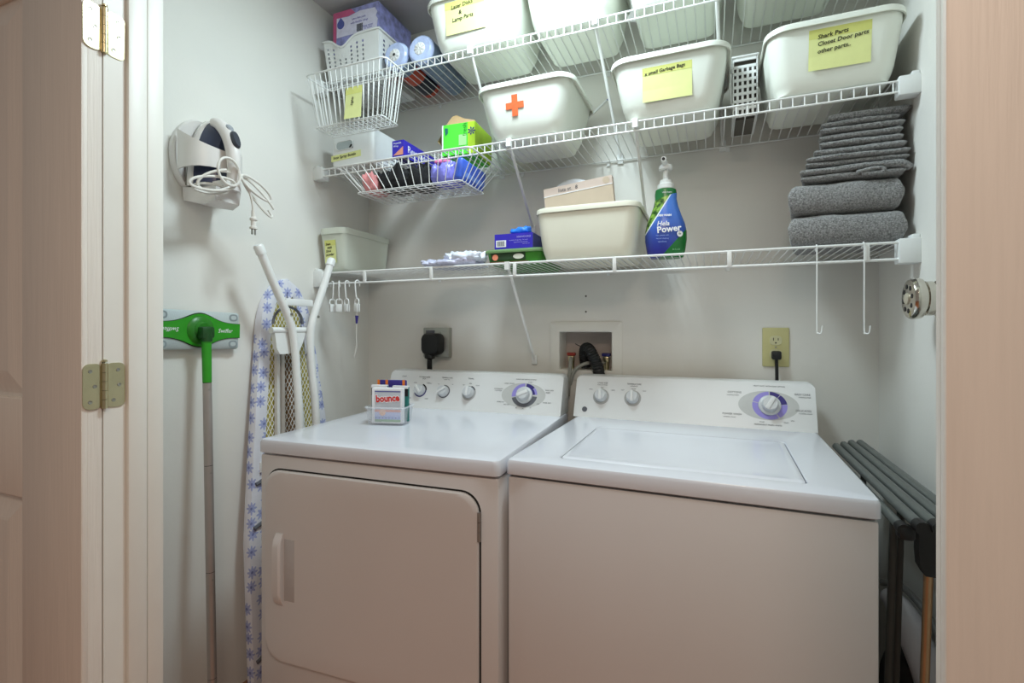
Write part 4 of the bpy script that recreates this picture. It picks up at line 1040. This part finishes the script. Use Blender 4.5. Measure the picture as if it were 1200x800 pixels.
# ------------------------------------------------------------------ iron in its wall holder (local x = out from wall, y along wall, z up)
IX, IY, IZ = XL, 0.968, 1.665
hd = thing('iron_holder', 'off-white iron holder screwed to the left wall', 'holder', (IX, IY, IZ), 0)
def dome(hy, z0, z1): 
    pts = []
    for k in range(36):
        a = 2*math.pi*k/36
        s_, c = math.sin(a), math.cos(a)
        z = (z0+z1)/2+(z1-z0)/2*s_
        w = hy*abs(c)**0.8*(1-0.22*max(s_, 0)**2)
        pts.append((math.copysign(w, c), z))
    return pts
bp2 = dome(0.084, -0.090, 0.122)
G().loft([[(0.001, y, z) for y, z in bp2], [(0.014, y, z) for y, z in bp2], [(0.020, y*0.95, z*0.96) for y, z in bp2], [(0.018, y*0.86, z*0.88) for y, z in bp2]]).obj('back_plate', CREAMW, hd)
# wrap-round band: hugging the iron, open top and bottom
band = []
for t in range(13):
    a = R(-104+208*t/12)
    x = 0.010+0.108*max(0.0, math.cos(a*0.82))**0.75
    y = -0.080*math.sin(a)*(1 if abs(a) < R(70) else 1.0)
    zt = 0.086-0.066*(x/0.118); zb_ = -0.040+0.010*(x/0.118)
    band.append([(x, y, zb_), (x, y, zt), (x-0.004, y*0.95, zt+0.001), (x-0.004, y*0.95, zb_)])
G().loft(band, True, True).obj('band', CREAMW, hd)
G().loft([[(0.004, -0.045, -0.112), (0.004, 0.045, -0.112), (0.004, 0.048, -0.076), (0.004, -0.048, -0.076)],
          [(0.085, -0.042, -0.128), (0.085, 0.042, -0.128), (0.085, 0.044, -0.084), (0.085, -0.044, -0.084)],
          [(0.118, -0.036, -0.118), (0.118, 0.036, -0.118), (0.122, 0.038, -0.082), (0.122, -0.038, -0.082)]]).obj('heel_tray', CREAMW, hd)
ir = thing('steam_iron', 'navy and white steam iron sitting tip-up in the wall holder', 'iron', (IX+0.024, IY, IZ), 0)
def ioutline(hy, zlo, zhi, k=1.0):
    o_ = []
    for t in range(17):
        u = t/16
        w = hy*(1-u**2.2)**0.75 if u < 1 else 0
        o_.append((w*k, zlo+(zhi-zlo)*u))
    return [(y, z) for y, z in o_]+[(-y, z) for y, z in reversed(o_[:-1])]
def isect(x, hy, zlo, zhi): return [(x, y, z) for y, z in ioutline(hy, zlo, zhi)]
G().loft([isect(0.0, 0.054, -0.075, 0.118), isect(0.006, 0.055, -0.076, 0.119)]).obj('soleplate', STEEL, ir)
G().loft([isect(0.0065, 0.054, -0.076, 0.118), isect(0.022, 0.054, -0.076, 0.117), isect(0.026, 0.051, -0.076, 0.114)]).obj('skirt', CREAMW, ir)
G().loft([isect(0.0262, 0.050, -0.074, 0.113), isect(0.045, 0.046, -0.074, 0.104), isect(0.066, 0.036, -0.074, 0.088), isect(0.078, 0.022, -0.074, 0.070)]).obj('water_tank', IRONB, ir)
hpth = smoothpath([(0.040, 0, 0.110), (0.066, 0, 0.098), (0.096, 0, 0.066), (0.114, 0, 0.022), (0.118, 0, -0.030), (0.108, 0, -0.072)], 6)
G().tube(hpth, [0.013+0.006*math.sin(math.pi*i/(len(hpth)-1)) for i in range(len(hpth))], 16).obj('handle', CREAMW, ir)
G().loft([[(0.02, -0.036, -0.088), (0.02, 0.036, -0.088), (0.02, 0.036, -0.07), (0.02, -0.036, -0.07)], [(0.118, -0.022, -0.086), (0.118, 0.022, -0.086), (0.118, 0.022, -0.062), (0.118, -0.022, -0.062)]]).obj('heel', CREAMW, ir)
M_ = Matrix.Translation((0.114, 0, 0.046)) @ Matrix.Rotation(R(68), 4, 'Y')
G().loft([ell(0.026, 0.012, 20, 0.0, 2.4), ell(0.026, 0.012, 20, 0.012, 2.4), ell(0.022, 0.009, 20, 0.017, 2.4)], True, True, M_).obj('control_dial', mat('iron_control', (52, 56, 66), 0.35), ir)
M_ = Matrix.Translation((0.094, 0, 0.078)) @ Matrix.Rotation(R(52), 4, 'Y')
G().loft([ell(0.014, 0.010, 20, 0.0), ell(0.014, 0.010, 20, 0.012), ell(0.010, 0.007, 20, 0.015)], True, True, M_).obj('spray_button', mat('iron_grey', (150, 154, 160), 0.35), ir)
cd_ = G().tube(smoothpath([(0.052, 0.028, 0.0), (0.056, 0.036, -0.02), (0.056, 0.046, -0.05), (0.054, 0.052, -0.075)]), 0.0034, 7).obj('cord', CORDW, ir, (0.076, 0, -0.06))
def loop(cx, cy, cz, a, b, tilt, ph=0, n=26, spread=0.012):
    out = []
    for k in range(n+1):
        t = 2*math.pi*k/n+ph
        u, w = a*math.cos(t), b*math.sin(t)
        out.append((cx+spread*math.sin(t*0.5+ph)+0.25*u, cy+u*math.cos(R(tilt))-w*math.sin(R(tilt)), cz+u*math.sin(R(tilt))+w*math.cos(R(tilt))))
    return out
for args in ((0.055, -0.030, 0.012, 0.030, 0.036, 20), (0.040, -0.064, -0.026, 0.058, 0.018, 12), (0.046, -0.048, -0.014, 0.056, 0.024, 24, 1.2), (0.036, -0.056, -0.036, 0.044, 0.012, 6, 2.0), (0.055, 0.056, -0.010, 0.050, 0.017, -30), (0.055, 0.066, -0.034, 0.062, 0.013, -48, 0.8)):
    G().tube(loop(*args), 0.0036, 7).obj('cord_loop', CORDW, cd_)
pg_ = G().lathe([(0.0055, 0.018), (0.006, 0.0), (0.010, -0.004), (0.010, -0.009), (0.0072, -0.011), (0.0072, -0.026), (0.0105, -0.029), (0.0105, -0.034)], 12)
po = pg_.obj('plug', CORDW, cd_, (0.054, 0.052, -0.09))
G().box(-0.001, -0.0070, -0.050, 0.001, -0.0026, -0.033).box(-0.001, 0.0026, -0.050, 0.001, 0.0070, -0.033).obj('prongs', STEEL, cd_, (0.054, 0.052, -0.09))

# ------------------------------------------------------------------ flat mop standing head-up against the left wall
mp_ = thing('flat_mop', 'flat mop with green neck and grey head standing against left wall', 'mop', (XL+0.001, 0.955, 0), 0)
ax = R(-1.0)
# plate in local y (along the wall), z, thickness in x
MP = Matrix.Translation((0.006, 0, 1.196)) @ Matrix.Rotation(R(-1.5), 4, 'X') @ Matrix(((0, 0, 1, 0), (1, 0, 0, 0), (0, 1, 0, 0), (0, 0, 0, 1)))
def pr_(ins, z): return rrect(0.126-ins, 0.054-ins, 0.008, 4, z=z)
G().loft([pr_(0.003, 0), pr_(0, 0.003), pr_(0, 0.012), pr_(0.006, 0.017), pr_(0.03, 0.018)], True, True, MP).obj('head_plate', MOPG, mp_)
gp = []
for k in range(41):
    u = k/40*2-1
    gp.append((u*0.1255, 0.020+0.026*math.exp(-(u/0.42)**2)))
poly = gp+[(x, -y) for x, y in reversed(gp)]
GG = lambda m_, sc, za, zb, nm: G().prism([(x*sc[0], y*sc[1]) for x, y in poly], za, zb, MP).obj(nm, m_, mp_)
GG(TUBD, (1.0, 1.06), 0.0175, 0.0192, 'green_panel_edge'); gpan = GG(GREENP, (0.985, 0.99), 0.0192, 0.0215, 'green_panel')
for sx_ in (-1, 1):
    for sy_ in (-1, 1):
        pts = ell(0.014, 0.0105, 20, 0.0178, 2.6, sx_*0.104, sy_*0.039)
        G().loft([pts, [(x*0.999, y, 0.0184) for x, y, _ in pts]], True, True, MP).obj('cloth_gripper', MOPGD, mp_)
        pts = ell(0.009, 0.006, 16, 0.0184, 2.6, sx_*0.104, sy_*0.039)
        G().loft([pts, [(x, y, 0.0188) for x, y, _ in pts]], True, True, MP).obj('gripper_slot', MOPG, mp_)
tx = text('Swiffer', 0.0165, WHITEP, mp_, (0, 0, 0), (0, 0, 0), shear=0.2); tx.matrix_local = MP @ Matrix.Translation((0.075, -0.001, 0.0219))
tx = text('Swiffer', 0.0165, WHITEP, mp_, (0, 0, 0), (0, 0, 0), shear=0.2); tx.matrix_local = MP @ Matrix.Translation((-0.083, 0.001, 0.0219)) @ Matrix.Rotation(math.pi, 4, 'Z')
G().lathe([(0.040, 0.0215), (0.036, 0.026), (0.024, 0.029), (0.020, 0.036), (0.001, 0.038)], 28, MP).obj('swivel_boss', mat('mop_mid_green', (34, 118, 22), 0.35), mp_)
j = Vector((0.050, 0.0, 1.188)); e = Vector((0.120, -0.030, 0.0)); dv = e-j
G().rbox(0.030, -0.019, 1.172, 0.062, 0.019, 1.206, 0.007).obj('swivel_joint', GREEND, mp_)
def seg(a, b, r, m_, nm, rb=None): return G().tube([j+dv*a, j+dv*b], [r, rb or r], 16).obj(nm, m_, mp_)
seg(0.0, 0.020, 0.015, GREEND, 'neck'); seg(0.012, 0.115, 0.0125, GREENP, 'neck_tube', 0.0115)
cuts = [0.115, 0.305, 0.545, 0.780, 0.995]
for a, b in zip(cuts[:-1], cuts[1:]):
    so = seg(a+0.0012, b, 0.0112, ALU, 'pole_section')
    p0 = j+dv*(a+0.016)
    G().lathe([(0.0026, 0), (0.002, 0.0012)], 10).obj('snap_button', STEEL, so, p0+Vector((0.0108, -0.002, 0)), (0, R(90), 0))
    seg(a-0.0012, a+0.0014, 0.0106, GAPD, 'joint_ring')

# ------------------------------------------------------------------ ironing board leaning on the left wall, underside out
# local frame: x out from wall, y along wall, z up; the board leans its nose on the wall
ib = thing('ironing_board', 'ironing board with blue flower cover standing beside the dryer', 'ironing board', (0, 0, 0), 0)
ib.location = (-1.285, 1.262, 0.0)
BL = 1.368
def bo(z):
    """half widths (towards the door, towards the back) at height z"""
    u = z/BL
    nose = 1.0
    if z > 1.20: nose = max(0.0, 1-((z-1.20)/(BL-1.20))**2.2)**0.55
    lft = (0.178-0.082*max(0, (u-0.40)/0.60)**1.1)*nose
    rgt = (0.178-0.098*max(0, (u-0.55)/0.45)**1.0)*nose
    return lft, rgt
def xl(z): return -0.058*min(1, z/BL)          # leaning towards the wall
zs_ = [0.02+i*(BL-0.02)/46 for i in range(47)]
def outline(ins=0.0):
    Lp, Rp = [], []
    for z in zs_:
        l, r_ = bo(z); Lp.append((-max(l-ins, 0.001), z-(ins if z > BL-0.05 else 0))); Rp.append((max(r_-ins, 0.001), z-(ins if z > BL-0.05 else 0)))
    return Rp+list(reversed(Lp))
ol = outline(); il = outline(0.046)
def P3(y, z, x): return (xl(z)+x, y, z)
wv = lambda y, z, k: 0.003*noise.noise(Vector((y*22, z*16, k)))
g = G()
g.loft([[P3(y*0.99, z, -0.012) for y, z in ol], [P3(y, z, -0.006) for y, z in ol], [P3(y+wv(y, z, 1), z, 0.004+wv(y, z, 2)) for y, z in ol], [P3(y*0.985, z, 0.014+wv(y, z, 5)) for y, z in ol], [P3(y*0.93, z, 0.017+wv(y, z, 4)) for y, z in outline(0.010)],
        [P3(y, z, 0.012+wv(y, z, 3)*1.5) for y, z in il], [P3(y, z, 0.006) for y, z in il]], True, False)
g.obj('cover', FLORAL, ib)
pan = G().loft([[P3(y, z, 0.0052) for y, z in outline(0.03)], [P3(y, z, 0.0056) for y, z in outline(0.03)]], True, True)
pan.obj('backing_pad', PADY, ib, smooth=False)
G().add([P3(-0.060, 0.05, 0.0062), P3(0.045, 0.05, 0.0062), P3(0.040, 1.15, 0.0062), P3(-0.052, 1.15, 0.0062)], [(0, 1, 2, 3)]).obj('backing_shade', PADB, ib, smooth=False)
# expanded metal: diamonds
dm = G(); pz, py = 0.026, 0.015
rows = int(1.26/pz)
for r_ in range(rows):
    z = 0.05+r_*pz
    l, rr_ = bo(z); l -= 0.044; rr_ -= 0.044
    k = int(-l/py)
    for c_ in range(int(-l/py), int(rr_/py)+1):
        y = c_*py
        for s in (-1, 1):
            dm.tube([P3(y, z, 0.0085), P3(y+s*py/2, z+pz/2, 0.0085)], 0.0011, 3)
            dm.tube([P3(y+s*py/2, z+pz/2, 0.0085), P3(y, z+pz, 0.0085)], 0.0011, 3)
stuff(dm.obj('mesh_top', VWIRE, ib, smooth=False))
for ya, yb_, zlo, zhi in ((-0.098, -0.060, 0.05, 1.13), (-0.072, -0.040, 0.05, 1.16)):
    G().loft([[P3(ya, zlo, 0.011), P3(ya+0.011, zlo, 0.011), P3(ya+0.011, zlo, 0.024), P3(ya, zlo, 0.024)], [P3(yb_, zhi, 0.011), P3(yb_+0.011, zhi, 0.011), P3(yb_+0.011, zhi, 0.024), P3(yb_, zhi, 0.024)]]).obj('frame_rail', VWIRE, ib)
G().loft([[P3(-0.135, 0.755, 0.011), P3(0.14, 0.755, 0.011), P3(0.14, 0.755, 0.022), P3(-0.135, 0.755, 0.022)], [P3(-0.135, 0.785, 0.011), P3(0.14, 0.785, 0.011), P3(0.14, 0.785, 0.022), P3(-0.135, 0.785, 0.022)]]).obj('cross_rail', VWIRE, ib)
# pull strings of the cover
for z in (0.73, 0.60, 0.20):
    l, _ = bo(z)
    G().tube([P3(-l+0.012, z-0.008, 0.018), P3(-l+0.05, z+0.002, 0.019)], 0.006, 6).obj('cover_clip', SLATE, ib)
# legs: two bent tubes, white caps at the feet, cross bars
def leg(pts):
    lo = G().tube(smoothpath(pts, 7), 0.0125, 14).obj('leg', VWIRE, ib)
    a = Vector(pts[0]); d = (a-Vector(pts[1])).normalized()
    G().tube([a-d*0.020, a+d*0.002, a+d*0.008], [0.0148, 0.0148, 0.011], 14).obj('foot_cap', VPLAS, lo)
    return lo
lx = 0.045
leg([(lx, -0.190, 1.440), (lx, -0.140, 1.345), (lx, -0.079, 1.232), (lx+0.001, -0.058, 1.160), (lx+0.004, -0.050, 1.05), (lx+0.012, -0.046, 0.88), (lx+0.02, -0.042, 0.50), (lx+0.035, -0.04, 0.06)])
leg([(lx, 0.110, 1.438), (lx, 0.066, 1.330), (lx, 0.020, 1.222), (lx+0.001, 0.011, 1.150), (lx+0.004, 0.016, 1.05), (lx+0.012, 0.026, 0.88), (lx+0.02, 0.028, 0.50), (lx+0.035, 0.03, 0.06)])
G().rbox(lx-0.012, -0.085, 1.274, lx-0.004, 0.030, 1.296, 0.003).obj('spreader_bar', VPLAS, ib)
G().cyl((lx-0.020, -0.128, 1.195), (lx-0.020, 0.020, 1.195), 0.010, 12).obj('pivot_bar', VPLAS, ib)
G().loft([[(lx-0.03, -0.120, 1.192), (lx-0.03, 0.012, 1.192), (lx-0.014, 0.012, 1.192), (lx-0.014, -0.120, 1.192)], [(lx-0.03, -0.112, 1.140), (lx-0.03, -0.02, 1.128), (lx-0.014, -0.02, 1.128), (lx-0.014, -0.112, 1.140)], [(lx-0.03, -0.100, 1.12), (lx-0.03, -0.062, 1.12), (lx-0.014, -0.062, 1.12), (lx-0.014, -0.100, 1.12)]]).obj('hinge_plate', VPLAS, ib)
arcp = [(0.0+(-0.052)+0.060*math.cos(R(a)), 1.215+0.055*math.sin(R(a))) for a in range(0, 181, 12)]
G().tube([(lx-0.03, y, z) for y, z in arcp], 0.0042, 8).obj('latch_arch', SLATE, ib)
for p in ((-0.086, 1.246), (0.028, 1.240)):
    G().lathe([(0.005, 0), (0.004, 0.003)], 10).obj('rivet', STEEL, ib, (lx+0.0125, p[0]+0.006, p[1]), (0, R(90), 0))
G().tube([(lx-0.02, -0.030, 1.12), (lx-0.014, -0.012, 0.90), (lx-0.008, 0.0, 0.50), (lx, 0.0, 0.07)], 0.0085, 10).obj('inner_leg', VWIRE, ib)

# ------------------------------------------------------------------ small basket of dryer sheets on the dryer
bk = thing('clear_basket', 'small clear plastic basket on the dryer top', 'basket', (-0.905, 1.250, 0.9150), R(14))
bw, bd_, bh = 0.056, 0.038, 0.052
bq = lambda ins, z, k=0.0: rrect(bw-ins+k, bd_-ins+k, 0.007, 3, z=z)
G().loft([bq(0.004, 0), bq(0, 0.004), bq(0, bh, 0.004), bq(0.0022, bh, 0.004), bq(0.0022, 0.004), bq(0.006, 0.003)]).obj('body', CLEARP, bk)
G().tube([(p[0], p[1], bh) for p in rrect(bw+0.006, bd_+0.006, 0.008, 3)], 0.0026, 6, True).obj('rim', CLEARP, bk)
BP = Vector((-0.905, 1.250, 0.9150)); BR = Matrix.Rotation(R(14), 3, 'Z')
def inb(x, y, z): return tuple(BP+BR @ Vector((x, y, z)))
pk = thing('dryer_sheet_box', 'white dryer sheet box with a red brand word, in clear basket', 'box', inb(0.004, -0.022, 0.0055), R(14))
G().box(-0.047, -0.011, 0, 0.046, 0.011, 0.103).obj('carton', WHITEP, pk)
G().box(-0.038, -0.0116, 0.047, 0.042, -0.0111, 0.097).obj('silver_panel', SILV, pk)
G().box(-0.038, -0.0120, 0.092, 0.042, -0.0115, 0.095).obj('top_stripe', ROYALD, pk)
t0_ = text('bounce', 0.0285, WHITEP, pk, (0.002, -0.0122, 0.073), (R(90), R(-4), 0), bold=0.0030, sx=0.86)
text('bounce', 0.0285, REDP, pk, (0.002, -0.0126, 0.073), (R(90), R(-4), 0), bold=0.0010, sx=0.86)
for za, zb_, m_ in ((0.004, 0.011, SOFTG), (0.011, 0.020, SOFTB), (0.020, 0.033, mat('pale_periwinkle', (184, 196, 240), 0.5)), (0.033, 0.040, SALMON), (0.040, 0.046, SILV)):
    G().box(-0.038, -0.0116, za, 0.042, -0.0111, zb_).obj('printed_band', m_, pk)
for k in range(8): G().lathe([(0.0018, 0), (0.001, 0.0004)], 8).obj('printed_dot', NAVY, pk, (-0.034+k*0.0102, -0.0117, 0.0155), FACE)
G().lathe([(0.010, 0), (0.010, 0.0004)], 16).obj('printed_flower', mat('peach_flower', (240, 186, 150), 0.6), pk, (-0.014, -0.0117, 0.032), FACE)
for nm, lab, x, y, w_, h_, m_, rz_, top in (('foil_packet', 'black and green packet at left in the clear basket', -0.032, 0.000, 0.026, 0.108, TEAL, 14, BLK),
                                       ('foil_packet', 'black and green packet at right in the clear basket', 0.034, 0.002, 0.026, 0.106, TEAL, 11, BLK),
                                       ('foil_packet', 'violet and orange packet at the back of the clear basket', -0.002, 0.024, 0.046, 0.122, NAVY, 14, ORNG2)):
    pkt = thing(nm, lab, 'packet', inb(x, y, 0.0055), R(rz_))
    G().rbox(-w_, -0.005, 0, w_, 0.005, h_, 0.0035).obj('pouch', m_, pkt)
    if top is BLK:
        G().box(-w_+0.001, -0.0056, h_-0.030, w_-0.001, -0.0050, h_-0.006).obj('printed_band', BLK, pkt)
        G().box(-w_+0.001, -0.0058, h_-0.007, w_-0.001, 0.0055, h_+0.001).obj('white_seal', WHITEP, pkt)
    else:
        for xx in (-w_+0.004, -0.016, w_-0.008): G().box(xx-0.004, -0.0057, h_-0.018, xx+0.004, -0.0050, h_+0.0008).obj('orange_corner', ORNG2, pkt)

# ------------------------------------------------------------------ drying rack and appliance at the right
dr = thing('drying_rack', 'folded grey metal drying rack between washer and right wall', 'drying rack', (0.350, 1.30, 0), 0)
def tb(name, a, b, r, m_, parent=dr, n=12): return G().cyl(a, b, r, n).obj(name, m_, parent)
bars = ((-0.052, 0.862, -0.276, 0.0085, 0.28), (-0.034, 0.876, -0.300, 0.0095, 0.30), (-0.014, 0.880, -0.305, 0.0095, 0.31), (0.006, 0.884, -0.31, 0.0095, 0.32), (0.026, 0.886, -0.31, 0.0095, 0.32))
for i, (x, z, ya, r_, yb_) in enumerate(bars):
    b = tb('bar', (x, ya, z), (x, yb_, z), r_, RACKG)
    tb('end_cap', (x, ya-0.010, z), (x, ya+0.012, z), r_+0.0018, BLK, b)
G().rbox(-0.060, -0.288, 0.845, -0.036, -0.262, 0.868, 0.006).obj('corner_joint', BLK, dr)
pts = [(0.016, 0), (0.017, 0.05), (0.015, 0.075), (0.008, 0.088), (-0.008, 0.088), (-0.015, 0.075), (-0.017, 0.05), (-0.016, 0)]
G().prism([(x, -z) for x, z in pts], -0.012, 0.012).obj('corner_joint', BLK, dr, (-0.012, -0.262, 0.874), FACE)
tb('leg', (-0.012, -0.262, 0.800), (-0.022, -0.225, 0.012), 0.0068, RACKC)
tb('leg', (0.034, -0.262, 0.880), (0.030, -0.225, 0.012), 0.0068, RACKC)
tb('leg', (-0.053, -0.235, 0.858), (-0.055, -0.16, 0.012), 0.0062, RACKD)
tb('leg', (-0.034, -0.205, 0.868), (-0.034, -0.13, 0.012), 0.0062, RACKD)
tb('leg', (-0.050, 0.25, 0.858), (-0.052, 0.22, 0.012), 0.0068, RACKD)
tb('leg', (0.026, 0.29, 0.880), (0.026, 0.27, 0.012), 0.0068, RACKD)
for x, y in ((-0.022, -0.225), (0.030, -0.225), (-0.055, -0.16), (-0.034, -0.13), (-0.052, 0.22), (0.026, 0.27)):
    tb('foot', (x, y, 0.0), (x, y, 0.02), 0.009, BLK)
va = thing('floor_appliance', 'white and black plastic appliance on the floor behind drying rack', 'appliance', (0.388, 1.315, 0), 0)
bod = lambda z, a, b, y=0.0: [(x, yy+y, z) for x, yy, _ in ell(a, b, 26, 0, 2.6)]
G().loft([bod(0.0, 0.044, 0.100), bod(0.02, 0.046, 0.105), bod(0.34, 0.045, 0.085), bod(0.44, 0.040, 0.070), bod(0.495, 0.028, 0.045), bod(0.505, 0.012, 0.025)]).obj('body', VACB, va)
arm = smoothpath([(-0.020, 0.050, 0.595), (-0.006, 0.010, 0.585), (0.008, -0.05, 0.540), (0.018, -0.105, 0.470), (0.016, -0.135, 0.34), (0.012, -0.145, 0.16), (0.010, -0.145, 0.03)], 7)
G().tube(arm, [0.016+0.014*min(1, i/10) for i in range(len(arm))], 14).obj('shell_arm', VACW, va)
G().tube(smoothpath([(-0.024, 0.075, 0.610), (0.006, 0.04, 0.622), (0.034, -0.03, 0.592), (0.044, -0.10, 0.530)], 6), 0.007, 10).obj('grip', mat('appliance_grey', (122, 122, 120), 0.4), va)

# ------------------------------------------------------------------ chrome fixture on the right wall
cf = thing('chrome_fixture', 'round chrome fixture with ring of dark holes on right wall', 'fixture', (XR, 1.283, 1.263), 0, None, (0, R(-90), 0))
G().lathe([(0.038, 0.0005), (0.038, 0.012), (0.030, 0.014), (0.030, 0.020), (0.036, 0.022), (0.036, 0.034), (0.032, 0.036), (0.032, 0.039), (0.042, 0.041), (0.043, 0.046), (0.043, 0.056), (0.040, 0.0605), (0.036, 0.062), (0.001, 0.0625)], 40).obj('housing', CHROME, cf)
G().lathe([(0.012, 0.0622), (0.012, 0.065), (0.009, 0.067), (0.001, 0.0672)], 24).obj('centre_cap', mat('cap_pale', (214, 206, 186), 0.3, metal=0.5), cf)
for k in range(8):
    a = R(k*45+10)
    G().lathe([(0.0052, 0.0622), (0.0050, 0.0630)], 14).obj('hole', BLK, cf, (0.026*math.cos(a), 0.026*math.sin(a), 0))
